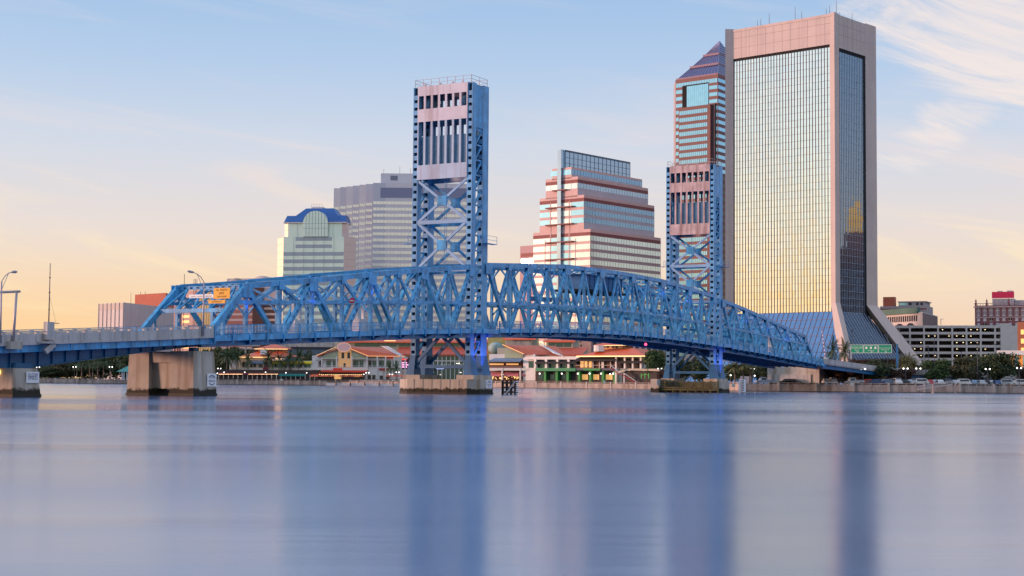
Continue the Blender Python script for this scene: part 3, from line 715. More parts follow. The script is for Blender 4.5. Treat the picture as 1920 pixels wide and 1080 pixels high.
BANK = [(-2600,560),(-700,575),(-100,590),(300,618),(480,625),(640,620),(760,600),(900,520),(960,505),(1100,488),(1240,468),(1330,430),(1390,412),(1600,408),(1800,404),(1990,402),(3200,400),(5000,420)]
bank = [at(px, 700, D).xy for px, D in BANK]
GZ = 1.5
gm = MB(); k = len(bank)
xs_ = [(-9000, bank[0].y)]+[(p.x, p.y) for p in bank]+[(9000, bank[-1].y)]
for (x0, y0), (x1, y1) in zip(xs_, xs_[1:]):
    gm.hexa([(x0,y0+.35,-3), (x1,y1+.35,-3), (x1,9000,-3), (x0,9000,-3), (x0,y0+.35,GZ), (x1,y1+.35,GZ), (x1,9000,GZ), (x0,9000,GZ)])
GRASS = mat('bank_grass_soil', (.05,.055,.03), .95, var=.5, vscale=.08, col2=(.09,.075,.06))
tag(gm.build('ground', GRASS), kind='structure')
# riverside promenade and car park surface, laid on the ground as a thin sheet
pv = MB()
for i in range(2, k-3):
    p, q = bank[i], bank[i+1]; d = (q-p).normalized(); nx = Vector((-d.y, d.x))
    w = 46 if BANK[i][0] >= 1330 else 12
    pv.quad((p.x, p.y+.36, GZ+.012), (q.x, q.y+.36, GZ+.012), (q.x, q.y+w, GZ+.012), (p.x, p.y+w, GZ+.012))
tag(pv.build('promenade', mat('paving_grey', (.16,.15,.15), .9, var=.2, vscale=.4)), kind='structure')
cpk = MB()
for i in range(11, k-3):
    p, q = bank[i], bank[i+1]
    cpk.hexa([(p.x,p.y+5,GZ-.2), (q.x,q.y+5,GZ-.2), (q.x,q.y+48,GZ-.2), (p.x,p.y+48,GZ-.2), (p.x,p.y+5,GZ+.55), (q.x,q.y+5,GZ+.55), (q.x,q.y+48,GZ+.55), (p.x,p.y+48,GZ+.55)])
tag(cpk.build('car_park_surface', mat('asphalt', (.055,.055,.06), .9, var=.2, vscale=.6)), kind='structure')
SEAW = mat('seawall_concrete', (.42,.34,.29), .9, var=.25, vscale=.4, streak=((.10,.07,.05), .6, .6))
def seawall(i0, i1, label, hh=.6):
    o = bank[i0]; t = thing('seawall', (o.x, o.y, 0), label, 'sea wall', 'concrete sea walls along the river bank')
    w, f, ca, po, wd = MB(), MB(), MB(), MB(), MB()
    for i in range(i0, i1):
        p, q = bank[i], bank[i+1]; fr = Fr(p.x, p.y, q.x-p.x, q.y-p.y); L = (q-p).length
        w.box(fr, 0, L, 0, .4, .2, GZ+.06); f.box(fr, 0, L, -.08, .35, -2, .2)
        ca.box(fr, 0, L, .02, .3, GZ+hh-.14, GZ+hh)
        nn = max(1, int(L/7.5))
        for j in range(nn):
            a = L*j/nn; po.box(fr, a-.28, a+.28, -.12, .42, .2, GZ+hh+.06)
            for h in range(1, 4): c = a+L/nn*h/4; po.box(fr, c-.09, c+.09, .06, .26, GZ+.06, GZ+hh-.14)
            wd.box(fr, a+.3, a+L/nn-.3, .1, .22, GZ+.06, GZ+hh-.38)
    w.build('wall', SEAW, t); f.build('tide_stained_foot', mat('seawall_wet', (.07,.055,.05), .6, var=.3), t); ca.build('handrail', SEAW, t); po.build('balusters', mat('baluster_stone', (.50,.43,.38), .9, var=.15), t); wd.build('parapet_panel', SEAW, t)
seawall(1, 6, 'sea wall with parapet on the far left bank, below the palms and the left restaurants', .62)
seawall(6, 11, 'sea wall in front of the green restaurant between the two lift towers', .62)
seawall(11, 17, 'brownish sea wall with parapet in front of the car park at the right', .92)

# ================================================================ BUILDING HELPERS
def corners(Lpx, Cpx, Rpx, py=500):
    (l, ld), (c, cd_), (r, rd) = Lpx, Cpx, Rpx
    L, C, Rr = at(l, py, ld).xy, at(c, py, cd_).xy, at(r, py, rd).xy
    return L, C, Rr, frame_between(L, C), frame_between(C, Rr)
def V2(p): return (p.x, p.y)
def ribbon(parent, fr, a0, a1, z0, z1, gm_, mm=None, nm=0, proud=.06, name='ribbon_window', mw=.12):
    m = MB(); m.box(fr, a0, a1, -proud, .3, z0, z1, 0)
    if nm:
        for i in range(nm+1):
            a = a0+(a1-a0)*i/nm; m.box(fr, a-mw/2, a+mw/2, -proud-.05, -proud+.01, z0, z1, 1)
    return m.build(name, [gm_, mm or POLE], parent)
def window(parent, fr, a0, a1, z0, z1, gm_, frame_m=None, name='window', arch=False):
    m = MB(); m.box(fr, a0, a1, -.05, .3, z0, z1, 0)
    if arch:
        c = (a0+a1)/2; r = (a1-a0)/2; pts = [(c+r*math.cos(math.pi*i/8), z1+r*.6*math.sin(math.pi*i/8)) for i in range(9)]
        m.add([fr.p(a,-.05,z) for a, z in pts], [tuple(range(9))], 0)
    if frame_m:
        c = (a0+a1)/2; m.box(fr, c-.05, c+.05, -.09, -.04, z0, z1, 1); m.box(fr, a0-.12, a1+.12, -.14, .0, z0-.15, z0, 1); 
    return m.build(name, [gm_, frame_m or POLE], parent)
def block(parent, name, pts, z0, z1, mt):
    m = MB(); m.prism(pts, z0, z1); return m.build(name, mt, parent)
def glass(name, col, rough=.06, metal=.9, var=.08, vs=.4, wob=0.0):
    m = mat(name, col, rough, metal, var=var, vscale=vs)
    if wob:
        t = m.node_tree; kk = N(t); b = t.nodes['Principled BSDF']
        pos = kk('ShaderNodeNewGeometry').outputs['Position']
        nz = kk('ShaderNodeTexNoise', {'Vector': pos, 'Scale': .22, 'Detail': 2.0}).outputs[0]
        bp = kk('ShaderNodeBump', {'Height': nz, 'Strength': wob, 'Distance': .5}); t.links.new(bp.outputs[0], b.inputs['Normal'])
    return m
G_MINT = glass('glass_mint_mirror', (.95,.97,.97), .05, 1.0, wob=.05)
G_DARK = glass('glass_shaded_face', (.27,.34,.42), .04, 1.0)  # right face's glass, the shade of its fins put into the tint
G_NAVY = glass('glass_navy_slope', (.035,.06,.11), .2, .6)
G_BLUE = glass('glass_blue_slope', (.22,.36,.55), .15, .9)
G_CYAN = glass('glass_cyan', (.33,.66,.86), .14, .75)
G_STEEL = glass('glass_steel_blue', (.34,.46,.60), .14, .9)
G_LAV = glass('glass_lavender', (.40,.42,.58), .25, .6)
G_PALE = glass('glass_pale_yellow', (.80,.80,.74), .3, .7)
G_BLACK = glass('glass_black', (.03,.03,.04), .12, .4)
WINT = mat('window_dark', (.018,.020,.028), .25)
G_MIR = G_MINT
PINKC = mat('pink_precast', (.62,.40,.34), .8, var=.07, vscale=.12, streak=((.45,.30,.28), .3, .35))
MULL = mat('mullion_bronze', (.19,.12,.12), .5)
MULLW = mat('mullion_pale', (.34,.42,.55), .5)

# ================================================================ TALL MIRROR TOWER WITH FLARED FOOT (right)
L, C, Rr, FL, FRt = corners((1360.5,633), (1564.5,600), (1642,624), 300)
wf = thing('mirror_glass_tower', (C.x, C.y, GZ), 'tallest tower, concrete frame round mirrored glass, its foot flaring outwards', 'skyscraper')
ztop = zat(1564,23,600); zc0 = zat(1557,83,601); zf = zat(1567,584,600)
LL, LR = FL.len, FRt.len
eL = Vector((-FL.a[0], -FL.a[1])); eR = Vector((FRt.a[0], FRt.a[1])); nL = Vector((-FL.b[0], -FL.b[1])); nR = Vector((-FRt.b[0], -FRt.b[1]))
Bk = L+(Rr-C)
core = MB(); ins = .9
core.prism([V2(L+eR*ins-eL*ins), V2(C+eR*ins+eL*ins), V2(Rr-eR*ins+eL*ins), V2(Bk-eR*ins-eL*ins)], zf-2, ztop-.8)
core.build('core', DARK, wf)
CONCP = mat('precast_tower_concrete', (.60,.50,.47), .85, var=.08, vscale=.10, streak=((.44,.36,.36), .35, .3))
gaL0, gaL1 = .078*LL, .966*LL; gaR0, gaR1 = .11*LR, .75*LR
m = MB(); m.box(FL, gaL0-.3, LL-.02, -.25, 1.0, zc0, ztop-.4); m.box(FL, gaL0-.3, LL-.02, -.40, -.25, ztop-1.4, ztop-.4); m.build('cornice_panel', CONCP, wf)
m = MB(); m.box(FRt, .02, gaR1+.3, -.25, 1.0, zat(1572,87,600), ztop-.4); m.build('cornice_panel', CONCP, wf)
m = MB()
for i in range(1, 12): a = gaL0+(LL-gaL0)*i/12; m.box(FL, a-.05, a+.05, -.275, -.24, zc0+.1, ztop-1.45)
for t in (.34, .67): z = zc0+(ztop-zc0)*t; m.box(FL, gaL0-.2, LL-.2, -.275, -.24, z-.05, z+.05); m.box(FRt, .2, gaR1, -.275, -.24, z-.05, z+.05)
for i in range(1, 7): a = gaR1*i/7; m.box(FRt, a-.05, a+.05, -.275, -.24, zc0+.4, ztop-.5)
m.build('panel_joints', mat('panel_joint_dark', (.34,.27,.26), .9), wf)  # joint lines in a darker concrete tone
# glazing: every pane sits at its own slight tilt, as real curtain walls do
rnd = random.Random(3)
def panes(fr, a0, a1, z0, z1, na, nz, b=.35, tilt=.0038):
    g = MB(); da, dz = (a1-a0)/na, (z1-z0)/nz
    for i in range(na):
        for j in range(nz):
            t1, t2 = rnd.gauss(0, tilt), rnd.gauss(0, tilt*1.6)
            A, B, Z0, Z1 = a0+i*da, a0+(i+1)*da, z0+j*dz, z0+(j+1)*dz
            g.quad(fr.p(A,b-t1-t2,Z0), fr.p(B,b+t1-t2,Z0), fr.p(B,b+t1+t2,Z1), fr.p(A,b-t1+t2,Z1))
    return g
panes(FL, gaL0, gaL1, zf, zc0, 33, 37).build('glass_curtain_wall', G_MINT, wf)
m = MB()
for i in range(34): a = gaL0+(gaL1-gaL0)*i/33; m.box(FL, a-.065, a+.065, .1, .32, zf, zc0)
for j in range(38): z = zf+(zc0-zf)*j/37; m.box(FL, gaL0, gaL1, .25, .33, z-.035, z+.035)
m.build('mullion_grid', MULL, wf)
zc1 = zat(1573,88,600)
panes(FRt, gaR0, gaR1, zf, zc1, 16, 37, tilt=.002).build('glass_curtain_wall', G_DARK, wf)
m = MB()
for i in range(17): a = gaR0+(gaR1-gaR0)*i/16; m.box(FRt, a-.06, a+.06, .22, .33, zf, zc1)
for j in range(38): z = zf+(zc1-zf)*j/37; m.box(FRt, gaR0, gaR1, .27, .34, z-.05, z+.05)
m.build('mullion_fins', MULLW, wf)
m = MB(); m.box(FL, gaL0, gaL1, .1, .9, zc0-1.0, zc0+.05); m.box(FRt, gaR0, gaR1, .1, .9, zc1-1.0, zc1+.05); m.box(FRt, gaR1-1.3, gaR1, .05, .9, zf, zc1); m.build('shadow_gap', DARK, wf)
# corner pillars and their flared feet
D_ = 17.5
def pillar(corner, e1, e2, w1, w2, out=.45, foot=True, zlift=0.0, w1b=None, twist=0.0, q=None):
    n12 = (-(e1+e2))
    def sec(off, ww1, ww2, oo): 
        base = corner+n12*off
        return [base+e1*ww1+(-e2)*oo*.4, (base+q if q else base+n12*oo), base+e2*ww2+(-e1)*oo*.4, base+e1*ww1*.6+e2*ww2*.6+(e1+e2)*1.0]
    zt = zf+zlift
    m = MB(); lo = [Vector((p.x,p.y,zt)) for p in sec(0,w1,w2,out)]; hi = [Vector((p.x,p.y,ztop)) for p in sec(0,w1,w2,out)]
    m.loft(lo, hi)
    if foot:
        zs = [zt, zf-8, zf-18, GZ]; offs = [0, D_*(8+zlift)/(zf+zlift-GZ), D_*(18+zlift)/(zf+zlift-GZ), D_]
        for i in range(3):
            m.loft([Vector((p.x,p.y,zs[i+1])) for p in sec(offs[i+1],(w1b or w1),w2*1.05,out+.5)], [Vector((p.x,p.y,zs[i])) for p in sec(offs[i],w1 if i == 0 else (w1b or w1),w2 if i == 0 else w2*1.05,out+(0 if i == 0 else .5))], 0, caps=False)
    return m.build('corner_pillar', CONCP, wf)
pillar(C, eL, eR, .034*LL, .11*LR, .5, True, 3.5, 2.6)
pillar(Rr, -eR, eL, .25*LR, 4.0, .3, True, 3.5, .27*LR)
Gp = FL.p(.078*LL, -.3).xy; pillar(L, -eL, eR, .078*LL, 4.0, .5, True, 3.5, .078*LL, q=Vector((Gp.x-3.3, Gp.y))-L)
# sloping glass foot
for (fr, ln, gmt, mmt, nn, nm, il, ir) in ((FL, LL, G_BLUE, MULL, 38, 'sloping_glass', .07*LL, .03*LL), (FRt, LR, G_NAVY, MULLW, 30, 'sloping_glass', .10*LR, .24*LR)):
    g = MB(); g.quad(fr.p(il,0.3,zf), fr.p(ln-ir,0.3,zf), fr.p(ln+D_-ir,-D_,GZ), fr.p(-D_+il,-D_,GZ)); g.build(nm, gmt, wf)
    r = MB(); sp = (ln+2*D_)/nn
    for i in range(1, nn):
        a = -D_+sp*i
        if a < -D_+il or a > ln+D_-ir: continue
        if a < il: t0 = (il-a)/D_
        elif a > ln-ir: t0 = (a-ln+ir)/D_
        else: t0 = 0
        p = fr.p(a, .3-(D_+.3)*t0, zf+(GZ-zf)*t0); q = fr.p(a, -D_, GZ); r.bar(p+Vector((0,0,.1)), q+Vector((0,0,.1)), .2 if fr is FRt else .16, .2, (fr.a[0], fr.a[1], 0))
    for j in range(1, 9):
        t = j/9; p = fr.p(il-D_*t, .3-(D_+.3)*t, zf+(GZ-zf)*t); q = fr.p(ln-ir+D_*t, .3-(D_+.3)*t, zf+(GZ-zf)*t)
        if fr is FL: r.bar(p+Vector((0,0,.06)), q+Vector((0,0,.06)), .1, .12)
    r.build('sloping_mullions', mmt, wf)
m = MB()
for (pa, ph) in ((.27,3.2),(.30,3.6),(.38,5.5),(.62,6.5),(.68,4),(.90,3.5),(.93,4.5),(.99,6)): p = FL.p(LL*pa, 3); m.tube((p.x,p.y,ztop-.5), (p.x,p.y,ztop+ph*.9), .12, .06, 5)
for (pa, ph) in ((.3,2.5),(.6,4)): p = FRt.p(LR*pa, 3); m.tube((p.x,p.y,ztop-.5), (p.x,p.y,ztop+ph), .12, .06, 5)
m.box(FL, LL*.60, LL*.66, 4, 8, ztop-.6, ztop+.8); m.build('roof_antennas', POLE, wf)

# ================================================================ GRANITE TOWER WITH PYRAMID TOP (behind)
L, C, Rr, FL, FRt = corners((1266,797), (1346,780), (1430,824), 250)
bt = thing('pyramid_top_tower', (C.x, C.y, GZ), 'brown and blue banded tower with stepped glass pyramid top behind the mirrored tower', 'skyscraper')
GRAN = mat('red_granite', (.19,.075,.08), .6, var=.15, vscale=.15); GRAN_D = mat('granite_bay_shade', (.09,.05,.06), .5, var=.1)
Bk = L+(Rr-C); zt = zat(1346,139,780)
block(bt, 'tower_shaft', [V2(L), V2(C), V2(Rr), V2(Bk)], GZ, zt, GRAN)
LL, LR = FL.len, FRt.len
m = MB(); p0 = FL.p(0,0); m.box(FL, -.9, 0.35, -.1, 2, GZ, zt-1.5); m.build('corner_strip', mat('pale_stone', (.55,.48,.50), .7), bt)
per = 13.3*780/2900; z = zat(1346,146,780)
fl = 0
while z > GZ+6:
    h = per*.52
    ribbon(bt, FRt, .3, LR-.3, z-h, z, G_CYAN if fl < 14 else G_BLACK, MULL, 0)
    if fl == 0: ribbon(bt, FL, .5, LL-.3, z-h-.3, z, G_CYAN, MULL, 16)
    elif fl < 5:
        ribbon(bt, FL, .5, LL*.17, z-h, z, G_CYAN); ribbon(bt, FL, LL*.80, LL-.3, z-h, z, G_CYAN)
    else:
        ribbon(bt, FL, .5, LL*.10, z-h, z, G_CYAN); ribbon(bt, FL, LL*.93, LL-.3, z-h, z, G_CYAN)
    z -= per; fl += 1
# tall recessed lobby window near the top
zr1, zr0 = zat(1300,158,788), zat(1300,199,788)
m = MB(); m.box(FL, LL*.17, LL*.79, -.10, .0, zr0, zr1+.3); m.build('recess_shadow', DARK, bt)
g = MB()
for i in range(11): a = LL*(.28+.05*i*.92); g.box(FL, a, a+LL*.044, -.2, -.1, zr0+.2, zr1-.4)
g.build('tall_window', G_CYAN, bt)
# projecting lower bay with its window rows
zb1 = zat(1310,200,788)
m = MB(); m.box(FL, LL*.14, LL*.88, -2.2, 0, GZ, zb1); bay = m.build('projecting_bay', mat('brown_granite', (.16,.065,.07), .6, var=.15, vscale=.2), bt)
m = MB(); m.box(FL, LL*.88, LL*.95, -.9, -.05, GZ, zb1+.4); m.build('bay_shadow_reveal', GRAN_D, bt)  # dark strip painting the bay's shade beside it
z = zb1-1.8; per2 = 13.6*780/2900
while z > GZ+5:
    fr2 = Fr(*FL.p(0,-2.2)[:2], *FL.a); m = MB()
    for i in range(14):
        a = LL*(.16+.66*i/14); m.box(fr2, a, a+LL*.038, -.08, .1, z-per2*.56, z)
    m.build('window_row', G_CYAN, bay); z -= per2
# pyramid in three steps
def pyr(f0, z0, f1, z1, nm, mt):
    cx = (L+Rr)/2
    lo = [cx+(p-cx)*f0 for p in (L,C,Rr,Bk)]; hi = [cx+(p-cx)*f1 for p in (L,C,Rr,Bk)]
    m = MB(); m.loft([Vector((p.x,p.y,z0)) for p in lo], [Vector((p.x,p.y,z1)) for p in hi]); o = m.build(nm, mt, bt)
    r = MB()
    for k_ in range(13):
        t = k_/12; a = lo[0]+(lo[1]-lo[0])*t; b = hi[0]+(hi[1]-hi[0])*t; off = Vector((-FL.b[0],-FL.b[1],0))*.12
        r.bar(Vector((a.x,a.y,z0))+off, Vector((b.x,b.y,z1))+off, .16, .16)
        a = lo[1]+(lo[2]-lo[1])*t; b = hi[1]+(hi[2]-hi[1])*t; off = Vector((-FRt.b[0],-FRt.b[1],0))*.12
    for k_ in range(7):
        t = k_/6; a = lo[1]+(hi[1]-lo[1])*t; b = lo[2]+(hi[2]-lo[2])*t; zz = z0+(z1-z0)*t; off = Vector((-FRt.b[0],-FRt.b[1],0))*.12
        r.bar(Vector((a.x,a.y,zz))+off, Vector((b.x,b.y,zz))+off, .12, .18)
    r.build('roof_ribs', mat('roof_rib_pink', (.34,.30,.46), .5), o)
PURP = glass('glass_purple_roof', (.09,.10,.24), .12, .7)
zs = [zt, zat(1346,120,790), zat(1346,102,800), zat(1346,84,812)]
PKB = mat('pyramid_ledge', (.26,.17,.24), .6)
for f_, z_ in ((.98, zs[0]), (.68, zs[1]), (.38, zs[2])):
    cx = (L+Rr)/2; m = MB(); m.prism([V2(cx+(p-cx)*f_) for p in (L,C,Rr,Bk)], z_-.2, z_+.9); m.build('pyramid_ledge', PKB, bt)
pyr(.98, zs[0], .66, zs[1]+.0, 'pyramid_tier', PURP); pyr(.66, zs[1], .36, zs[2], 'pyramid_tier', PURP); pyr(.36, zs[2], .012, zs[3]+1.5, 'pyramid_tier', PURP)

# ================================================================ STEPPED PINK TOWER (centre right)
L, C, Rr, FL, FRt = corners((1000,660), (1107,640), (1231,680), 440)
pt = thing('stepped_office_tower', (C.x, C.y, GZ), 'pink and blue striped office tower stepping in like stairs to a glass fin on top', 'office tower')
PINK = mat('pink_granite', (.66,.44,.42), .7, var=.06, vscale=.2); RED_B = mat('red_granite_band', (.25,.08,.08), .7, var=.1)
LAVP = mat('granite_shaded_lavender', (.52,.47,.53), .7, var=.06, vscale=.2)
G_ICE = glass('glass_ice', (.56,.70,.76), .15, .85)
G_STL2 = glass('glass_dull_steel', (.24,.42,.62), .2, .8)
LL, LR = FL.len, FRt.len
tiers = [(0,1.0,429,2.4),(.113,.888,365,2.4),(.218,.778,330.6,2.0),(.33,.672,313,0)]
ztops = []
prev = GZ
for i, (f0, f1, py, capn) in enumerate(tiers):
    z1 = zat(1107-(1-f1)*107, py, 640+(1-f1)*20)
    m = MB(); m.box(FL, LL*f0, LL*f1, 0 if i == 0 else .02, LR-.02*i, prev, z1); tr = m.build('tier', PINK, pt)
    frR = Fr(*FL.p(LL*f1, 0)[:2], *FL.b)
    if capn:                                     # red parapet band
        m = MB(); m.box(FL, LL*f0-.05, LL*f1+.05, -.06, 0.1, z1-2.6, z1-1.25); m.build('red_band', RED_B, tr); m = MB(); m.box(frR, .0, LR-.05, -.06, .1, z1-2.6, z1-1.25); m.build('red_band', RED_B, tr)
    # skin on the long side, its shade put into the colour, glass bands on it
    m = MB(); m.box(frR, .05, LR-.1, -.03, .1, prev, z1-(2.65 if capn else .8)); m.build('side_cladding', LAVP if i else mat('granite_shaded_rosy', (.46,.33,.34), .7, var=.06, vscale=.2), tr)
    z = z1-(2.8 if capn else 1.0); ph = 3.35
    lo_lim = max(prev+.3, GZ+6)
    while z-2.15 > lo_lim:
        g1 = (G_ICE if i in (0,2) else G_CYAN)
        g2 = G_CYAN if g1 is G_ICE else G_ICE
        for q0, q1, gq in ((f0+.003, .298, g1), (.302, .44, g2 if i < 2 else g1), (.525, .668, g2 if i < 2 else g1), (.672, f1-.003, g1)):
            if q1-q0 > .01: ribbon(tr, FL, LL*q0, LL*q1, z-2.2, z, gq, MULLW, 0)
        ribbon(tr, frR, .1, LR-.2, z-2.0, z, G_ICE if i == 0 else (G_STEEL if i == 2 else G_STL2), MULL, 26, mw=.07)
        z -= ph
    prev = z1-.6
    if i == 0: z_t0 = z1
# continuous glass spine with the fin on top
z1 = zat(1055,282,652); m = MB(); m.box(FL, LL*.45, LL*.515, -1.1, 1.0, GZ, z1); m.build('glass_spine', G_STEEL, pt)
zf0, zf1 = zat(1062,313,652), zat(1062,283,652)
m = MB(); m.box(FL, LL*.45, LL*.53, 1.0, LR-3, zf0-1, zf1); fin = m.build('glass_fin', G_STEEL, pt)
frR = Fr(*FL.p(LL*.53, 0)[:2], *FL.b); m = MB()
for i in range(17): a = 1.2+(LR-4.4)*i/16; m.box(frR, a-.07, a+.07, -.12, 0, zf0-1, zf1)
for j in range(4): z = zf0-1+(zf1-zf0+1)*j/3.2; m.box(frR, 1.0, LR-3.1, -.10, 0, z-.06, z+.06)
m.box(frR, 1.0, LR-3.1, -.14, .1, zf1-.5, zf1+.2); m.build('fin_mullions', mat('mullion_slate', (.08,.13,.2), .5), fin)
for z in [zat(1055,y,652) for y in (358,390,422,455,487)]:
    w = .12 if z > zat(1055,370,652) else .24
    m = MB(); m.box(FL, LL*(.48-w), LL*(.48+w), -1.3, -.05, z-.25, z+.25); m.build('sunshade', RED_B, pt)
for (a0, a1) in ((LL*.30,LL*.315), (LL*.63,LL*.645), (LL*.21,LL*.218), (LL*.74,LL*.75)):
    m = MB(); m.box(FL, a0, a1, -.14, 0, GZ, zat(1055,362 if .25 < a0/LL < .7 else 432,652)-4); m.build('pilaster', PINK, pt)
an = thing('pink_annex', tuple(at(975,600,668).xy)+(GZ,), 'low pink annex at the left foot of the stepped pink tower', 'building')
fa_ = frame_between(at(975,500,672), at(1003,500,666)); z1 = zat(985,461,670)
m = MB(); m.box(fa_, 0, fa_.len, 0, 18, GZ, z1); m.build('wall', mat('pink_wall', (.50,.33,.35), .8, var=.06), an)
ribbon(an, fa_, .5, fa_.len-.4, z1-4.8, z1-3.2, mat('band_dark_pink', (.28,.10,.10), .7)); ribbon(an, fa_, .5, fa_.len-.4, z1-9.6, z1-5.6, G_PALE, MULL, 6)

# ================================================================ GLASS BLOCK WITH BLUE ARCHED ROOF (left)
bl_ = thing('blue_roof_building', tuple(at(590,600,750).xy)+(GZ,), 'pale green glass office block with blue hipped roof and round arched window', 'office tower')
Fb = frame_between(at(532,450,752), at(645,450,748)); wB = Fb.len
MINTW = glass('pale_mint_cladding', (.62,.76,.72), .35, .55, var=.04); MINTC = glass('cream_mint_cladding', (.74,.74,.60), .38, .5, var=.04); ROSEW = glass('rose_grey_cladding', (.58,.52,.52), .35, .5, var=.04)
BLUEG = glass('blue_grey_band', (.26,.33,.46), .25, .6)
zl = zat(590,444,750); zu = zat(590,417,750)
def octo(c0, c1, dpt, z0, z1, nm, cw):
    P = [Fb.p(c0,0), Fb.p(c1,0), Fb.p(c1+cw,cw*1.2), Fb.p(c1-2.5,dpt), Fb.p(c0-cw,dpt), Fb.p(c0-cw,cw*1.2)]
    m = MB(); m.prism([(p.x,p.y) for p in P], z0, z1, 0); o = m.build(nm, MINTW, bl_)
    fl_ = frame_between(P[5], P[0]); fr_ = frame_between(P[1], P[2])
    m = MB(); m.box(fl_, .05, fl_.len-.05, -.05, .1, z0, z1-.1); m.build('side_glazing', MINTC, o)
    m = MB(); m.box(fr_, .05, fr_.len-.05, -.05, .1, z0, z1-.1); m.build('side_glazing', ROSEW, o)
    g = MB()
    for i in range(1, 6): a = c0+(c1-c0)*i/6; g.box(Fb, a-.05, a+.05, -.12, .05, z0, z1)
    zz = z1
    while zz > z0: 
        g.box(fl_, 0, fl_.len, -.1, 0, zz-.05, zz+.05); g.box(fr_, 0, fr_.len, -.1, 0, zz-.05, zz+.05); zz -= 3.6
    g.build('panel_joints', mat('joint_grey', (.33,.38,.36), .6), o)
    return o
lowb = octo(0, wB, 36, GZ, zl, 'lower_storeys', 4.6)
upb = octo(wB*.072, wB*.965, 15, zl, zu, 'upper_storeys', 2.6)
for y0, y1, f0, f1 in ((444.5,451.5,.2,.8), (458.5,465,.2,.8)): ribbon(lowb, Fb, wB*f0, wB*f1, zat(590,y1,750), zat(590,y0,750), BLUEG)
y = 472.5
while y < 690:
    ribbon(lowb, Fb, .05, wB-.05, zat(590,y+7,750), zat(590,y,750), BLUEG); y += 13.9
# roof
c0, c1 = .2, wB+1.0; RB = mat('blue_metal_roof', (.012,.10,.36), .4, var=.12, vscale=.3)
m = MB(); zr = zat(590,389,752); zs2 = zat(590,404,752)
m.loft([Fb.p(c0,-1,zu), Fb.p(c1,-1,zu), Fb.p(c1-1,15,zu), Fb.p(c0,15,zu)], [Fb.p(c0+.5,3,zs2), Fb.p(c1-.5,3,zs2), Fb.p(c1-1.5,12,zs2), Fb.p(c0+.5,12,zs2)])
m.loft([Fb.p(wB*.06,-1.1,zu+.1), Fb.p(wB*.95,-1.1,zu+.1), Fb.p(wB*.95,18,zu+.1), Fb.p(wB*.06,18,zu+.1)], [Fb.p(wB*.31,6,zr), Fb.p(wB*.77,6,zr), Fb.p(wB*.77,14,zr), Fb.p(wB*.31,14,zr)])
rf = m.build('roof', RB, bl_)
m = MB(); m.box(Fb, c0-.2, c1+.1, -1.2, 12, zu-.4, zu+.02)
m.build('eaves', WHITE_W, bl_)
ac, ar = wB*.535, wB*.205; za = zat(590,396,750)-ar
k_ = 20; pts = [Fb.p(ac+ar*math.cos(math.pi*i/k_),-1.6,za+ar*math.sin(math.pi*i/k_)) for i in range(k_+1)]
m = MB(); front = [Fb.p(ac+ar,-1.6,zl)]+pts+[Fb.p(ac-ar,-1.6,zl)]; back = [v+Vector((Fb.b[0]*12, Fb.b[1]*12, 0)) for v in front]
m.loft(front, back); aw = m.build('arched_window', MINTW, bl_)
m = MB()
for i in range(1, 8):
    a = ac-ar+2*ar*i/8; zz = za+math.sqrt(max(.1, ar*ar-(a-ac)**2)); m.box(Fb, a-.07, a+.07, -1.7, -1.6, zl, zz)
for zz in (zl+4, za): m.box(Fb, ac-ar, ac+ar, -1.68, -1.6, zz-.05, zz+.05)
m.build('arch_mullions', mat('joint_dark', (.16,.22,.24), .5), aw)
m = MB(); m.box(Fb, wB*.38, wB*.57, 8, 14, zr, zr+1.0)
for i in range(5): m.box(Fb, wB*(.38+.045*i), wB*(.38+.045*i)+.12, 8, 8.1, zr+1, zr+2.4)
m.box(Fb, wB*.38, wB*.57, 8, 8.08, zr+2.3, zr+2.4); m.build('roof_plant', WHITE_W, bl_)

# ================================================================ WIDE STRIPED TOWER BEHIND THE NEAR LIFT TOWER
tt_ = thing('saw_tooth_tower', tuple(at(740,600,850).xy)+(GZ,), 'wide lavender tower with stepped corner and pale ribbon windows behind the near lift tower', 'skyscraper')
LAV = mat('lavender_aluminium', (.52,.53,.64), .45, .3, var=.04, vscale=.1); LAV2 = mat('pale_lavender_metal', (.62,.61,.68), .45, .3, var=.04)
Fm = frame_between(at(698,450,850), at(887,450,850)); z1 = zat(780,343.5,850)
m = MB(); m.box(Fm, 0, Fm.len, 0, 45, GZ, z1); main = m.build('main_block', LAV, tt_)
m = MB(); m.box(Fm, Fm.len*.13, Fm.len-.1, -.05, .1, GZ, z1-.1); m.build('facade_panels', LAV2, main)
m = MB(); m.box(Fm, Fm.len*.075, Fm.len-.4, -.1, .0, zat(740,371,850), zat(740,352,850)); m.build('top_sign_band', mat('slate_lavender_band', (.22,.24,.38), .5, .3), main)
yy = 377.8; zi = 0
while yy < 690:
    ribbon(main, Fm, .2, Fm.len-.2, zat(740,yy+5.6,850), zat(740,yy,850), G_PALE, LAV, 28, proud=.12, mw=.14); yy += 11.62
teeth = [(624.6,352),(636.5,350),(648.3,348.7),(660.4,347.2),(672.6,345.5),(684.8,344),(698,343)]
for (x0, y0), (x1, y1) in zip(teeth, teeth[1:]):
    i = teeth.index((x0, y0)); D0, D1 = 861+(5-i)*2.2, 860.8+(5-i)*2.2
    fs = frame_between(at(x0,450,D0+2), at(x1+.2,450,D1+2)); z1 = zat(x0, y0, D0)
    m = MB(); m.box(fs, 0, fs.len, 0, 30, GZ, z1); th_ = m.build('saw_tooth_bay', LAV if i % 2 else LAV2, tt_)
    yy = 377.8+9.5-(i*1.55)
    while yy < 690:
        ribbon(th_, fs, .1, fs.len-.35, zat(x0,yy+5.2,D0), zat(x0,yy,D0), G_PALE, LAV, 3, proud=.12); yy += 11.62
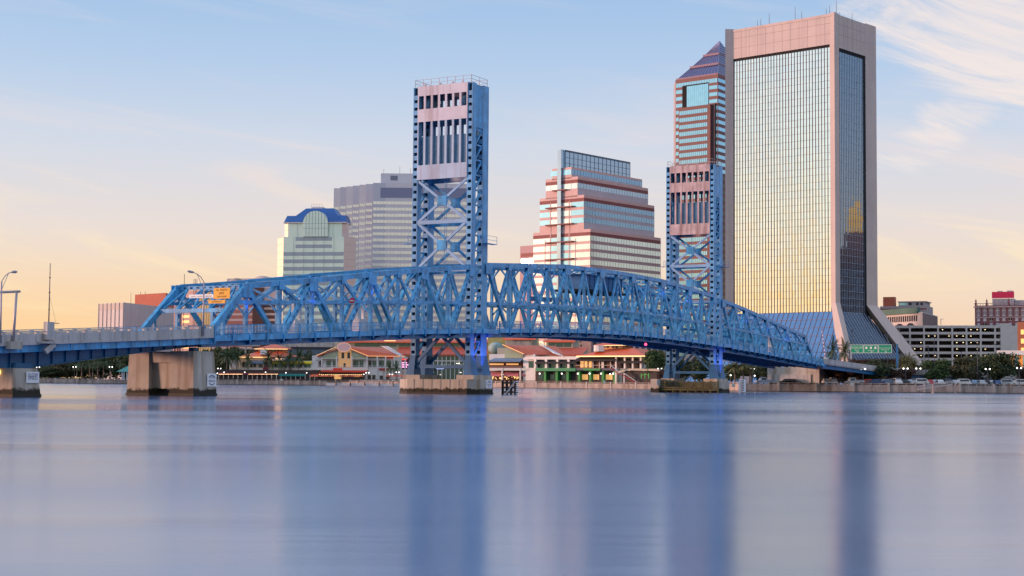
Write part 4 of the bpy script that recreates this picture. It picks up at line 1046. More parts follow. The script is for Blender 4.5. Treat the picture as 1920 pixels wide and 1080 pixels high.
m = MB(); zz = zat(740,343,860); m.box(Fm, 3.6, Fm.len*.55, 8, 30, zz-.5, zat(740,326,860)); ph_ = m.build('penthouse', LAV2, tt_)
m = MB()
for a in (9, 22): m.box(Fm, a, a+4, 7.9, 8, zz+1.2, zz+3.8)
m.build('louvre', mat('louvre_grey', (.2,.21,.28), .6), ph_)
m = MB()
for a, h in ((5,2.5),(14,4),(20,3)): m.box(Fm, a, a+.15, 9, 9.15, zat(740,326,860), zat(740,326,860)+h)
m.build('antenna', POLE, ph_)

# ================================================================ LOW BUILDINGS AT THE LEFT
L, C, Rr, FL, FRt = corners((185,833), (231,815), (331,878), 600)
wb = thing('white_warehouse', (C.x,C.y,GZ), 'windowless white building with fluted left side at the far left', 'building')
z1 = zat(231,567,815)
block(wb, 'wall', [V2(L), V2(C), V2(Rr), V2(L+(Rr-C))], GZ, z1, mat('white_ribbed_metal', (.50,.48,.52), .6, var=.06, vscale=.2, streak=((.38,.37,.42), .5, .5)))
m = MB()
for i in range(7): a = FL.len*i/6; m.box(FL, a-.25, a+.25, -.35, .1, GZ, z1)
m.build('fin', mat('white_fin', (.38,.37,.40), .6), wb)
m = MB()
for i in range(6): a = FL.len*i/6; m.box(FL, a+.3, a+FL.len/6-.3, -.08, .1, z1-3.6, z1-.3)
m.build('grey_band', mat('grey_band_metal', (.27,.26,.28), .5), wb)
rb = thing('brick_red_block', tuple(at(290,600,620).xy)+(GZ,), 'brick red box rising behind the white warehouse', 'building')
L, C, Rr, FL, FRt = corners((253,945), (311,922), (330,967), 560)
block(rb, 'wall', [V2(L), V2(C), V2(Rr), V2(L+(Rr-C))], GZ, zat(311,549,922), mat('brick_red_metal', (.40,.085,.05), .7, var=.12))
m = MB(); z1 = zat(311,549,922)
for a in (3, 8): p = FL.p(a, 2); m.tube((p.x,p.y,z1), (p.x,p.y,z1+1.6), .15, .15, 6)
m.tube((FL.p(-6,1).x, FL.p(-6,1).y, z1-6), (FL.p(-6,1).x, FL.p(-6,1).y, z1+1.5), .15, .1, 6); m.build('roof_vent', POLE, rb)
pk = thing('pink_office_block', tuple(at(358,600,640).xy)+(GZ,), 'pink block with lit yellow windows seen through the left end of the truss', 'building')
f1 = frame_between(at(326,600,805), at(372,600,795)); m = MB(); m.box(f1, 0, f1.len, 0, 20, GZ, zat(350,545,800)); m.build('wall', mat('pink_plaster', (.60,.40,.36), .8, var=.05), pk)
YW = mat('lit_yellow_window', (.8,.55,.2), .5, emit=(1.0,.55,.16), estr=.75)
y = 572
while y < 690: window(pk, f1, f1.len*.36, f1.len*.63, zat(350,y+4.6,800), zat(350,y,800), YW, name='lit_window'); y += 9.6
m = MB()
for a in (1, 3.0, 4.6): m.box(f1, a, a+.3, -.5, .2, GZ, zat(335,560,800))
m.build('downpipe', mat('rust_pipe', (.33,.10,.06), .7), pk)
for a in (.15, 4.5, 5.5, 6.4): pass
rr_ = thing('round_roof_building', tuple(at(450,600,660).xy)+(GZ,), 'red and white striped building topped by two round white roof shells', 'building')
f2 = frame_between(at(372,600,790), at(518,600,782)); LN = f2.len; z1 = zat(450,531,786)
m = MB(); m.box(f2, LN*.18, LN, 0, 30, GZ, z1); w2_ = m.build('wall', mat('rose_stucco', (.60,.47,.48), .8, var=.05), rr_)
m = MB(); m.box(f2, 0, LN*.165, .2, 24, GZ, zat(380,545,788)); m.build('yellow_glass_wing', glass('glass_amber', (.75,.52,.30), .25, .7), rr_)
m = MB()
for i in range(1, 5): m.box(f2, LN*.165*i/5-.05, LN*.165*i/5+.05, .1, .2, GZ, zat(380,545,788))
m.build('wing_mullions', MULL, rr_)
y = 570
RB2 = mat('red_brick_band', (.40,.15,.14), .7, var=.08); DR = mat('dark_maroon_glass', (.07,.02,.025), .3)
while y < 690:
    z0_, z1_ = zat(450,y+6.4,786), zat(450,y,786)
    ribbon(w2_, f2, LN*.16, LN*.28, z0_, z1_, DR); ribbon(w2_, f2, LN*.281, LN*.70, z0_, z1_, RB2); ribbon(w2_, f2, LN*.84, LN, z0_, z1_, DR)
    y += 10.6
m = MB(); m.box(f2, LN*.70, LN*.84, -.6, 8, GZ, zat(490,540,786)); m.build('maroon_shaft', DR, rr_)
for ca, ra in ((.47,.075), (.80,.105)):
    m = MB(); r = LN*ra; zc_ = zat(450,525,786)-.4
    prof = [(LN*ca+r*1.25*math.cos(math.pi*i/14), zc_+r*math.sin(math.pi*i/14)*.85) for i in range(15)]
    m.loft([f2.p(a,1,z-1.2) for a, z in prof], [f2.p(a,22,z-1.2) for a, z in prof]); m.build('round_roof', mat('white_shell', (.62,.55,.57), .6, var=.05), rr_, True)
m = MB(); m.box(f2, LN*.35, LN*.9, 1, 22, z1-.2, zat(450,522,786)); m.build('roof_block', mat('white_shell', (.62,.55,.57)), rr_)
m = MB()
for a, h in ((-9.5,7),(-4.2,4.5),(-3.4,4.5),(-2.6,4.5)): m.box(f2, a, a+.2, 3, 3.2, GZ, zat(360,538,788)+h)
m.build('antenna', POLE, rr_)

# ================================================================ BUILDINGS AT THE RIGHT
ht = thing('brick_hotel', tuple(at(1870,600,745).xy)+(GZ,), 'purple-red brick hotel with pale windows and finials at the far right', 'hotel')
fh = frame_between(at(1828,600,748), at(1990,600,731)); z1 = zat(1860,572,741); BRK = mat('purple_brick', (.20,.085,.105), .85, var=.2, vscale=1.5)
m = MB(); m.box(fh, 0, fh.len, 0, 24, GZ, z1); hb = m.build('wall', BRK, ht)
m = MB(); m.box(fh, -.6, fh.len, -.6, .5, z1-1.0, z1-.4); m.box(fh, -.3, fh.len, -.3, .3, z1+.9, z1+1.15)
for i in range(30): m.box(fh, i*1.25, i*1.25+.2, -.2, .1, z1, z1+.95)
m.box(fh, -.2, fh.len, -.2, 0, zat(1860,594,741)-.3, zat(1860,594,741)+.1); m.build('cornice', mat('stone_band', (.42,.34,.36), .8), hb)
for i in (0, 2, 6, 10):
    m = MB(); a = .5+i*2.55; m.box(fh, a-.4, a+.4, -.3, .5, z1-.4, z1+1.6); m.ball(fh.p(a,.1,z1+2.2), .5); m.box(fh, a-.12, a+.12, 0, .25, z1+2.5, z1+3.3); m.build('finial', BRK, hb)
SH = mat('window_grey_blind', (.42,.45,.55), .4, var=.1)
GW = mat('grey_stucco_bay', (.24,.22,.26), .8)
for c_ in range(12):
    a = .9+c_*2.95
    m = MB(); m.box(fh, a-.15, a+1.8, -.08, .05, zat(1850,593,741), zat(1850,575,741)); m.build('window_bay', GW, hb)
    for y in (576.5, 585.5, 595.5, 605, 614.5, 624, 633.5, 643): window(hb, fh, a+.1, a+1.5, zat(1850,y+5.4,741), zat(1850,y,741), SH if (c_*7+int(y)) % 3 else WINT, SIGNW)
bb = thing('rooftop_billboard', fh.p(9,8,z1), 'blank magenta billboard on the hotel roof', 'billboard')
m = MB(); m.box(fh, 7.6, 17.9, 3, 3.4, zat(1880,558,741), zat(1880,546,741)); m.build('panel', mat('magenta_panel', (.62,.02,.10), .5), bb)
m = MB(); m.box(fh, 7.8, 17.6, 3.4, 12, z1, zat(1880,559,741))
for i in range(6): m.box(fh, 7.8+i*1.95, 8.0+i*1.95, 2.9, 3.0, z1, zat(1880,557,741))
m.box(fh, 17.9, 24, 5, 14, z1, z1+2.6); m.box(fh, 10, 12, 4, 8, zat(1880,546,741), zat(1880,546,741)+.5); m.box(fh, 14.5, 17, 4, 8, zat(1880,546,741), zat(1880,546,741)+.6); m.build('roof_structure', mat('pale_grey_roof', (.45,.44,.50), .6), bb)

ol = thing('green_cornice_building', tuple(at(1690,600,600).xy)+(GZ,), 'old white and brick building with green copper cornice right of the mirrored tower', 'building')
L, C, Rr, FL, FRt = corners((1620,735), (1730,690), (1758,730), 600)
z1 = zat(1730,585,690); WST = mat('white_terracotta', (.56,.53,.54), .7, var=.08)
block(ol, 'wall', [V2(L), V2(C), V2(Rr), V2(L+(Rr-C))], GZ, z1, WST); LNL = FL.len
m = MB(); m.box(FL, 0, LNL*.93, -.9, 1, z1-.4, z1+.5); m.box(FL, 0, LNL*.93, -.5, 1, z1+.5, z1+2.2); m.build('green_cornice', mat('copper_green', (.06,.16,.14), .6, var=.2), ol)
for i in range(16):
    a = LNL*(.35+.036*i)
    window(ol, FL, a, a+LNL*.024, z1-3.9, z1-1.3, WINT, None)
for c_ in (.45, .62, .80): window(ol, FL, LNL*(c_-.07), LNL*(c_+.07), z1-8.4, z1-6.6, WINT, None, arch=True)
m = MB(); m.box(FRt, .1, FRt.len, -.06, .1, GZ, z1-.4); m.build('brick_side', mat('grey_brick', (.24,.17,.17), .9, var=.25, vscale=1.2), ol)
for i in range(7):
    for dz in (1.8, 5.2): window(ol, FRt, 1+i*FRt.len/7.5, 1.8+i*FRt.len/7.5, z1-dz-2.2, z1-dz, mat('brick_window', (.15,.05,.06), .5), None)
ob_ = thing('rooftop_pavilion', tuple(at(1710,600,785).xy)+(GZ,), 'grey building with dark-windowed rounded top storey behind the green cornice', 'building')
f3 = frame_between(at(1650,580,790), at(1737,580,780)); z1 = zat(1700,574,785)
m = MB(); m.box(f3, 0, f3.len, 0, 18, GZ, z1); o3 = m.build('wall', mat('grey_plaster', (.38,.34,.36), .8), ob_)
m = MB(); m.box(f3, f3.len*.40, f3.len*.97, .5, 14, z1, zat(1700,565,785)); m.box(f3, f3.len*.38, f3.len, .2, 14.5, z1+2.0, z1+2.4); m.build('top_storey', mat('grey_plaster', (.38,.34,.36)), ob_)
for a0, a1, mm_ in ((.42,.58,G_CYAN),(.62,.68,WINT),(.78,.83,WINT),(.87,.92,WINT)): window(ob_, Fr(*f3.p(0,.5)[:2], *f3.a), f3.len*a0, f3.len*a1, z1+.4, z1+1.7, mm_)
m = MB(); m.box(f3, 0, f3.len, -.2, .1, z1-1.8, z1-1.2); m.build('red_string_course', mat('red_band2', (.25,.07,.07), .8), o3)
m = MB(); m.box(f3, f3.len*.05, f3.len*.3, 2, 6, z1, zat(1700,556,785)); m.build('lift_housing', mat('brick_orange', (.45,.12,.07), .8), ob_)

gz = thing('parking_garage', tuple(at(1810,650,645).xy)+(GZ,), 'open-sided concrete parking garage with lit decks at the right', 'parking garage')
fg = frame_between(at(1680,650,655), at(1893,650,645)); LG = fg.len; GC = mat('garage_concrete', (.66,.62,.62), .85, var=.1, vscale=.3)
ys = [609.5, 621.5, 633.8, 646.0, 658.5, 670.5]
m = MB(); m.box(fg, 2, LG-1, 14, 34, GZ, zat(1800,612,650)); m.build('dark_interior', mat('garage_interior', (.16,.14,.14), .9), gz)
for j, y in enumerate(ys):
    zt_, zb_ = zat(1790,y+.8,650), zat(1790,y+5.4,650)
    m = MB(); m.box(fg, 0, LG, 0, .4, zb_, zt_); m.box(fg, 0, LG, .4, 14, zb_, zb_+.3); m.build('deck_spandrel', GC, gz)
for i in range(9):
    a = LG*i/8; m = MB(); m.box(fg, a-.35, a+.35, -.15, .6, GZ, zat(1790,610,650)); m.build('column', GC, gz)
m = MB()
m.box(fg, LG-3.6, LG, -.5, 8, GZ, zat(1870,607,650)); m.build('end_bay', GC, gz)
m = MB(); rnd = random.Random(11)
for j, y in enumerate(ys[:-1]):
    z = zat(1790,y+8.3,650)
    for i in range(8):
        for q in (.35, .8):
            if rnd.random() < .32: a = LG*(i+q)/8; m.box(fg, a-.22, a+.22, 3, 3.4, z-.05, z+.12)
m.build('ceiling_lights', mat('garage_lamp', (.9,.8,.5), .4, emit=(1.0,.78,.42), estr=3.0), gz)
fs_ = Fr(*fg.p(LG,0)[:2], *fg.a)
stw = MB(); stw.box(fs_, .1, 3.2, -.2, 6, GZ, zat(1895,611,645)); st_o = stw.build('stair_tower', GC, gz)
for y in (617, 630, 642, 654): window(st_o, fs_, .6, 2.8, zat(1898,y+6,645)-.0, zat(1898,y,645), mat('stair_warm', (.22,.12,.06), .7, emit=(1,.5,.15), estr=.12), None, name='opening')
m = MB()
for i, a in enumerate((LG*.40, LG*.405)): m.tube(fg.p(a,2,zat(1800,609,650)), fg.p(a,2,zat(1800,598,650)), .06, .06, 5)
m.tube(fg.p(LG*.40,2,zat(1800,598,650)), fg.p(LG*.43,2,zat(1800,598,650)), .08, .08, 5); m.build('roof_lamp_post', POLE, gz)
bk = thing('brick_corner_building', tuple(at(1912,650,505).xy)+(GZ,), 'orange brick building with lit windows cut by the right edge', 'building')
f4 = frame_between(at(1908,650,506), at(1975,650,500)); m = MB(); m.box(f4, 0, f4.len, 0, 20, GZ, zat(1912,604,505)); m.build('wall', mat('orange_brick', (.38,.14,.08), .85, var=.15), bk)
for y in (618, 635, 652):
    for i in range(3): window(bk, f4, 1.1+i*4, 3.2+i*4, zat(1912,y+9,505), zat(1912,y,505), YW, MULL)
cp = thing('canopy_building', tuple(at(1895,680,470).xy)+(GZ,), 'low building with white flat canopy over an orange wall at the right edge', 'building')
f5 = frame_between(at(1869,680,474), at(1990,680,466)); m = MB(); m.box(f5, 0, f5.len, 0, 12, zat(1890,666,472), zat(1890,657,472)); m.build('canopy', WHITE, cp)
m = MB(); m.box(f5, 3.0, f5.len, 1.0, 11, GZ, zat(1890,666,472)); m.build('wall', mat('orange_lit_panel', (.75,.30,.06), .6, emit=(1,.4,.08), estr=.18), cp)
m = MB(); m.box(f5, 5.0, 6.2, .9, 1.05, GZ, zat(1890,668,472)); m.box(f5, 7.5, 13, .9, 1.05, GZ, zat(1890,668,472)); m.build('glazing', G_CYAN, cp)

# brown tower beyond the right edge, mirrored in the right face of the flared tower
bf_ = Fr(290, 686, .35, -.94); xt = thing('brown_tower', (290, 686, GZ), 'brown tower with golden lantern top mirrored in the dark right face of the flared tower', 'building')
m = MB(); m.box(bf_, 0, 46, 0, 30, GZ, 62); xb = m.build('wall', mat('brown_brick', (.22,.09,.06), .85, var=.2, vscale=.5), xt)
for j in range(13):
    m = MB()
    for i in range(12): m.box(bf_, 1.5+i*3.7, 3.3+i*3.7, -.1, .1, 8+j*4.1, 10.2+j*4.1)
    m.build('window_row', SH, xb)
    m = MB(); fb2 = Fr(*bf_.p(0,30)[:2], -bf_.b[0], -bf_.b[1])
    for i in range(8): m.box(fb2, 1.5+i*3.6, 3.3+i*3.6, -.1, .1, 8+j*4.1, 10.2+j*4.1)
    m.build('window_row', SH, xb)
m = MB(); m.box(bf_, 14, 32, 8, 22, 62, 72); m.box(bf_, 18, 28, 10, 20, 72, 80); m.build('upper_setback', mat('brown_brick', (.22,.09,.06)), xt)
m = MB(); m.box(bf_, 19, 27, 11, 19, 80, 86); m.loft([bf_.p(18,10,86), bf_.p(28,10,86), bf_.p(28,20,86), bf_.p(18,20,86)], [bf_.p(22.8,14.8,98), bf_.p(23.2,14.8,98), bf_.p(23.2,15.2,98), bf_.p(22.8,15.2,98)]); m.build('lantern', mat('gold_lantern', (.75,.45,.08), .4, emit=(1,.6,.12), estr=.5), xt)
# ================================================================ FACADES LAID OUT ALONG THE WATERFRONT
class Fac:
    """facade line between two picture columns at given distances; px() turns picture columns/rows on it into metres"""
    def __init__(s, px0, d0, px1, d1, py=690):
        s.fr = frame_between(at(px0,py,d0), at(px1,py,d1)); s.py = py; s.len = s.fr.len; s.p0, s.p1, s.d0, s.d1 = px0, px1, d0, d1
    def A(s, px, b=0.0):
        r = at(px, s.py, 1.0); ox, oy = s.fr.p(0, b)[:2]; ax, ay = s.fr.a
        den = r.x*ay-r.y*ax
        t = (ox*ay-oy*ax)/den
        return (t*r.x-ox)*ax+(t*r.y-oy)*ay
    def D(s, px, b=0.0): return s.fr.p(s.A(px,b), b).y
    def Z(s, px, py, b=0.0): return zat(px, py, s.D(px,b))
    def bx(s, mb, x0, x1, y0, y1, b0, b1, m=0):
        xm = (x0+x1)/2; z1 = s.Z(xm,y0,b0); z0 = GZ if y1 is None else s.Z(xm,y1,b0)
        mb.box(s.fr, s.A(x0,b0), s.A(x1,b0), b0, b1, z0, z1, m)
    def one(s, nm, mt, parent, *a, **k):
        m = MB(); s.bx(m, *a); return m.build(nm, mt, parent, **k)
    def slope(s, nm, mt, parent, x0, x1, y0, y1, b0, b1, th=.15):
        """awning or lean-to roof: high edge at depth b0 (row y0), low edge at b1 (row y1, nearer us)"""
        xm = (x0+x1)/2; zh, zl = s.Z(xm,y0,b0), s.Z(xm,y1,b1); a0, a1 = s.A(x0,b1), s.A(x1,b1)
        m = MB(); m.hexa([s.fr.p(a0,b1,zl-th), s.fr.p(a1,b1,zl-th), s.fr.p(a1,b0,zh-th), s.fr.p(a0,b0,zh-th), s.fr.p(a0,b1,zl), s.fr.p(a1,b1,zl), s.fr.p(a1,b0,zh), s.fr.p(a0,b0,zh)])
        m.box(s.fr, a0, a1, b1-.04, b1+.04, zl-.55, zl-.02)
        return m.build(nm, mt, parent)
    def base(s, px, b=0): p = s.fr.p(s.A(px,b), b, GZ); return tuple(p)
def hip(mb, fr, a0, a1, b0, b1, z0, z1, ia, ib):
    mb.loft([fr.p(a0,b0,z0), fr.p(a1,b0,z0), fr.p(a1,b1,z0), fr.p(a0,b1,z0)], [fr.p(a0+ia,b0+ib,z1), fr.p(a1-ia,b0+ib,z1), fr.p(a1-ia,b1-ib,z1), fr.p(a0+ia,b1-ib,z1)])
ROOF = mat('orange_metal_roof', (.66,.13,.055), .5, var=.1, vscale=.4)
CREAM = mat('cream_stucco', (.78,.64,.46), .8, var=.06); TANW = mat('lit_tan_wall', (.62,.44,.25), .8, var=.08)
OFFW = mat('offwhite_stucco', (.72,.71,.70), .8, var=.08, vscale=.5)
AW_Y = mat('awning_yellow', (.75,.58,.01), .7); AW_M = mat('awning_maroon', (.17,.03,.05), .8); AW_T = mat('awning_teal', (.01,.20,.19), .7)
AW_R = mat('awning_red', (.62,.06,.035), .7); AW_G = mat('awning_green', (.01,.24,.10), .6); GREENP = mat('green_paint', (.01,.26,.06), .6); AW_B = mat('awning_slate_blue', (.15,.24,.38), .7); AW_K = mat('awning_black', (.02,.02,.025), .8)
GABLE = mat('pale_green_cladding', (.42,.50,.34), .6, var=.06); WOOD = mat('lit_wood_wall', (.60,.34,.16), .6, emit=(1,.55,.22), estr=.22)
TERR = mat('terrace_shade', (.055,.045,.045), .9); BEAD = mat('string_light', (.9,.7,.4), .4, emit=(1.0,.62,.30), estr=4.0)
GWIN = glass('glass_dark_teal', (.05,.11,.12), .12, .5)
def beads(fac, parent, x0, x1, y, b, n, r=.085):
    m = MB()
    for i in range(n):
        x = x0+(x1-x0)*(i+.5)/n; a = fac.A(x,b); z = fac.Z(x,y,b); m.box(fac.fr, a-r, a+r, b-.1, b+.1, z-r, z+r)
    return m.build('string_lights', BEAD, parent)

# -- restaurant with hipped roof, left of the near tower
f = Fac(410, 634, 600, 632)
A_ = thing('hip_roof_restaurant', f.base(500), 'cream two storey restaurant with orange double hipped roof and yellow window awnings at the left', 'restaurant')
body = f.one('wall', OFFW, A_, 430, 596, 676, None, 0, 16)
cb = f.one('cream_bay', CREAM, A_, 449, 509, 669.5, 689, -.6, 1)
f.one('white_band', WHITE_W, A_, 433, 596, 690, 693.6, -1.2, 0)
for x0, x1 in ((454,464),(468.5,473.5),(475,480),(484.5,492.5),(495,507)): f.one('window', WINT, cb, x0, x1, 678.5, 688.5, -.7, 0)
for x0 in (511,525.5,541.5,555,571): 
    w = f.one('window', GWIN, body, x0, x0+11.5, 680, 689, -.1, 0)
    f.slope('window_awning', AW_Y, body, x0-2, x0+13, 677.3, 680, 0, -1.1)
f.slope('window_awning', AW_B, cb, 467, 494, 675.5, 679.5, -.6, -1.8)
rf = MB(); hip(rf, f.fr, f.A(446,-2), f.A(553,-2), -2, 22, f.Z(500,669,-2), f.Z(500,658,6), 7.6, 8.2); r_ = rf.build('roof', ROOF, A_)
m = MB(); f.bx(m, 447, 509, 669, 670.6, -2.1, -1.9); m.build('lit_eave', NEON, r_)
cu = MB(); f.bx(cu, 484, 531, 653.5, 660, 6, 16); c_ = cu.build('cupola', TANW, A_)
m = MB()
for x in (487, 501, 506, 513, 519, 525): f.bx(m, x, x+4, 655.2, 658, 5.9, 6.05)
m.build('cupola_window', WINT, c_)
rf = MB(); hip(rf, f.fr, f.A(476,3.5), f.A(539,3.5), 3.5, 18.5, f.Z(505,654,3.5), f.Z(505,645.5,9), 6.2, 6.6); rf.build('cupola_roof', ROOF, c_)
m = MB(); f.bx(m, 476.5, 538.5, 653.8, 655, 3.4, 3.6); m.build('lit_eave', NEON, c_)
m = MB(); f.bx(m, 487.5, 499, 656, 664.5, -1.0, 3); m.build('roof_sign_block', WHITE, A_)
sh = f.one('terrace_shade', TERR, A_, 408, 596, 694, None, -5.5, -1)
f.slope('terrace_awning', AW_M, A_, 409, 505, 694.5, 700.2, -1.5, -7); f.slope('terrace_awning', AW_T, A_, 523, 572, 695.5, 703, -1.5, -7); f.slope('terrace_awning', AW_M, A_, 505, 523, 695.5, 700, -1.5, -6)
f.one('awning_sign', mat('sign_maroon', (.22,.02,.05), .6), A_, 493, 503, 688.5, 694, -2.2, -1.3)
beads(f, A_, 410, 455, 701.6, -7.1, 22); beads(f, A_, 466, 522, 701.6, -7.1, 24)
m = MB()
for x in range(410, 596, 9): f.bx(m, x, x+.9, 702, None, -6.6, -6.4)
m.build('terrace_post', WHITE_W, A_)

# -- gabled pavilion with the oval sign
f = Fac(594, 632, 770, 628)
B_ = thing('gabled_pavilion', f.base(660), 'gabled market pavilion with orange roof, oval sign and white balconies left of the near tower', 'restaurant')
body = f.one('wall', OFFW, B_, 585, 690, 667, None, 2, 20)
gx = MB(); za, ze = f.Z(642,650,0), f.Z(642,668,0)
gx.add([f.fr.p(f.A(603),0,ze), f.fr.p(f.A(687),0,ze), f.fr.p(f.A(687),0,f.Z(687,668)), f.fr.p(f.A(655),0,za), f.fr.p(f.A(632),0,za)], [(0,1,2,3,4)])
gx.add([f.fr.p(f.A(603),2.1,ze), f.fr.p(f.A(687),2.1,ze), f.fr.p(f.A(655),2.1,za), f.fr.p(f.A(632),2.1,za)], [(0,1,2,3)])
f.bx(gx, 603, 687, 667.5, 673.5, 0, 1.9)
gb_ = gx.build('gable_wall', GABLE, B_)
f.one('lit_bay', WOOD, B_, 634, 658.5, 655, 689, -.15, 1.5)
for x in (640, 651): f.one('bay_window', WINT, B_, x, x+5, 661, 672, -.25, -.15)
f.one('bay_door', WINT, B_, 644, 648, 681, 688.5, -.25, -.15)
# roof: ridge runs back to the right; two slopes
z_r, z_e = f.Z(645,649.5,-1), f.Z(690,667.5,-1)
m = MB(); fr = f.fr; aR, aE, aW = f.A(645,-1.2), f.A(690,-1.2), f.A(592.5,-1.2)
L_ = 14.5
m.hexa([fr.p(aR,-1.2,z_r-.3), fr.p(aE,-1.2,z_e-.3), fr.p(aE+L_,3,z_e-.3), fr.p(aR+L_,22,z_r-.3), fr.p(aR,-1.2,z_r), fr.p(aE,-1.2,z_e), fr.p(aE+L_,3,z_e), fr.p(aR+L_,22,z_r)])
m.hexa([fr.p(aW,-1.2,z_e-.3), fr.p(aR,-1.2,z_r-.3), fr.p(aR,22,z_r-.3), fr.p(aW,22,z_e-.3), fr.p(aW,-1.2,z_e), fr.p(aR,-1.2,z_r), fr.p(aR,22,z_r), fr.p(aW,22,z_e)])
r_ = m.build('roof', ROOF, B_)
m = MB(); m.bar(fr.p(aR+.2,-1.35,z_r), fr.p(aE,-1.35,z_e), .1, .26); m.bar(fr.p(aW,-1.35,z_e), fr.p(f.A(629,-1.2),-1.35,f.Z(629,650.5,-1.2)), .1, .26); m.bar(fr.p(aE,-1.3,z_e), fr.p(aE+L_,2.9,z_e), .1, .22); m.build('lit_eave', NEON, r_)
m = MB(); zc_ = f.Z(644.5,651,-1.6); ac = f.A(644.5,-1.6); pts = [(ac+2.6*math.cos(2*math.pi*i/24), zc_+1.65*math.sin(2*math.pi*i/24)) for i in range(24)]
m.loft([fr.p(a,-1.9,z) for a, z in pts], [fr.p(a,-1.5,z) for a, z in pts]); ov = m.build('oval_sign', mat('oval_sign_rose', (.74,.48,.46), .5), B_)
m = MB(); pts = [(ac+2.75*math.cos(2*math.pi*i/24), zc_+1.8*math.sin(2*math.pi*i/24)) for i in range(25)]
for (a0, z0_), (a1, z1_) in zip(pts, pts[1:]): m.bar(fr.p(a0,-1.8,z0_), fr.p(a1,-1.8,z1_), .3, .12)
m.build('sign_rim', RIM, ov)
# right wing under the roof, white frames and balconies
wg = f.one('right_wing', OFFW, B_, 688, 752, 668.5, None, 2.5, 16)
f.one('wing_panel', GABLE, wg, 693, 736, 669, 672.5, 2.3, 2.5)
for x0, x1 in ((590,597),(599,604),(612,620),(624,630),(662,672),(674,681),(689,696),(698,706),(710,720),(724,733),(736,745)): f.one('window', WINT if x0 % 2 else GWIN, B_, x0, x1, 676, 688, 1.8 if x0 < 688 else 2.3, 2.6)
m = MB()
for x in (602, 629.5, 658.5, 687, 706, 722, 738): f.bx(m, x, x+1.8, 668 if x > 629 else 671, None, -1.6, -1.2)
for y in (672.5, 685.6, 688.2): f.bx(m, 588, 748, y, y+.5, -1.7, -1.5)
for x in range(588, 748, 5): f.bx(m, x, x+.4, 685.6, 688.5, -1.65, -1.55)
m.build('balcony_frame', WHITE, B_)
f.one('white_band', WHITE_W, B_, 586, 690, 689.5, 694, -1.8, 2); f.one('lower_white_wall', WHITE, B_, 684, 718, 690, None, -1.0, 2.4); f.one('lower_grey_wall', OFFW, B_, 718, 752, 690, None, -.6, 2.4)
for x0, x1, y0, y1, b in ((690,696,703,711,-1.1),(698,704,703,711,-1.1),(712,718,704,711,-1.1),(722,730,704,711,-.7)): f.one('window', WINT, B_, x0, x1, y0, y1, b, 0)
f.one('red_sign', mat('red_sign_panel', (.75,.06,.03), .5), B_, 624.5, 641.5, 690, 694, -2.0, -1.8); f.one('red_sign', mat('dark_red_sign', (.40,.03,.03), .5), B_, 711, 727, 690.5, 694.5, -1.4, -1.1); f.one('red_sign', mat('red_sign_panel', (.75,.06,.03), .5), B_, 723.5, 738.5, 669, 673.5, 1.8, 2.2)
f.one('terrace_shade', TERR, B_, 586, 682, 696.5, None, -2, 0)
f.slope('terrace_awning', AW_R, B_, 584, 597, 697, 702, -1.8, -6); f.slope('terrace_awning', AW_R, B_, 602, 687, 694.3, 695.6, -1.8, -5)
m = MB(); f.bx(m, 627, 640, 703, 711, -2.2, -2.0); f.bx(m, 664, 674, 703.5, 706.5, -2.2, -2.0); m.build('lit_opening', WARM, B_)
beads(f, B_, 586, 684, 702.4, -5.2, 26, .1)
pg = thing('white_pergola', f.base(745,8), 'slanting white slatted pergola between the gabled pavilion and the near tower', 'pergola')
for i in range(4):
    m = MB(); p = fr.p(f.A(716+i*3,6), 6+i*.6, f.Z(718,649,6)); q = fr.p(f.A(756+i*3.4,6), 2+i*.6, f.Z(765,670,2)+.2-i*.25); m.bar(p, q, .25, .45); m.build('rafter', WHITE, pg)
m = MB(); f.bx(m, 758.5, 760.4, 670, None, 1.5, 1.9); f.bx(m, 742, 760, 670, 671.5, 1.5, 1.8); m.build('post', WHITE, pg)
ns = thing('lit_sign_tower', f.base(758,10), 'dark sign panel with glowing pink and white lettering just left of the near tower leg', 'sign')
pn_ = f.one('panel', mat('sign_plum', (.10,.02,.06), .5), ns, 746.5, 768, 671, 692, 5, 5.4)
m = MB(); PKL = mat('pink_lettering_glow', (.8,.4,.6), .4, emit=(1.0,.45,.75), estr=1.6)
for y, s_ in ((680, 'LIVE MUSIC'), (684.5, 'SPORTS BAR'), (688.6, 'RIVERFRONT')): pass
for y, n_ in ((679, 6), (683, 7), (687, 6)):
    for i in range(n_): f.bx(m, 748+i*2.6, 749.8+i*2.6, y, y+2.2, 4.8, 4.95)
m.build('glowing_lettering', PKL, pn_); m = MB(); f.bx(m, 752, 762, 672.5, 675.2, 4.8, 4.95); m.build('glowing_lettering', mat('red_glow', (.8,.05,.05), .4, emit=(1,.08,.08), estr=1.2), pn_)

# -- rear market hall seen behind both pavilions and through the tower legs
f = Fac(626, 668, 930, 655)
H_ = thing('market_hall', f.base(780), 'long rear market hall with red roof and clerestory windows behind the near tower', 'market hall')
f.one('wall', mat('hall_wall', (.40,.40,.34), .8), H_, 628, 925, 642, None, 0, 14); m = MB()
for x0, x1 in ((664,677),(679,694),(696,710),(716,727),(729,741),(747,756),(758,768),(775,800),(806,830),(836,860),(866,890)): f.one('clerestory_window', GWIN, H_, x0, x1, 641.5, 649.5, -.2, 0)
f.slope('roof', ROOF, H_, 640, 930, 636, 640.5, 8, -2); f.slope('lower_roof', mat('rust_red_roof', (.50,.11,.07), .6, var=.1), H_, 738, 925, 651, 664, 0, -9)
m = MB(); f.bx(m, 720, 741, 638.2, 639.6, -2.3, -2.1); m.build('lit_eave', NEON, H_)
f.one('glazed_ground_floor', GWIN, H_, 770, 925, 668, None, -8, 0)
m = MB()
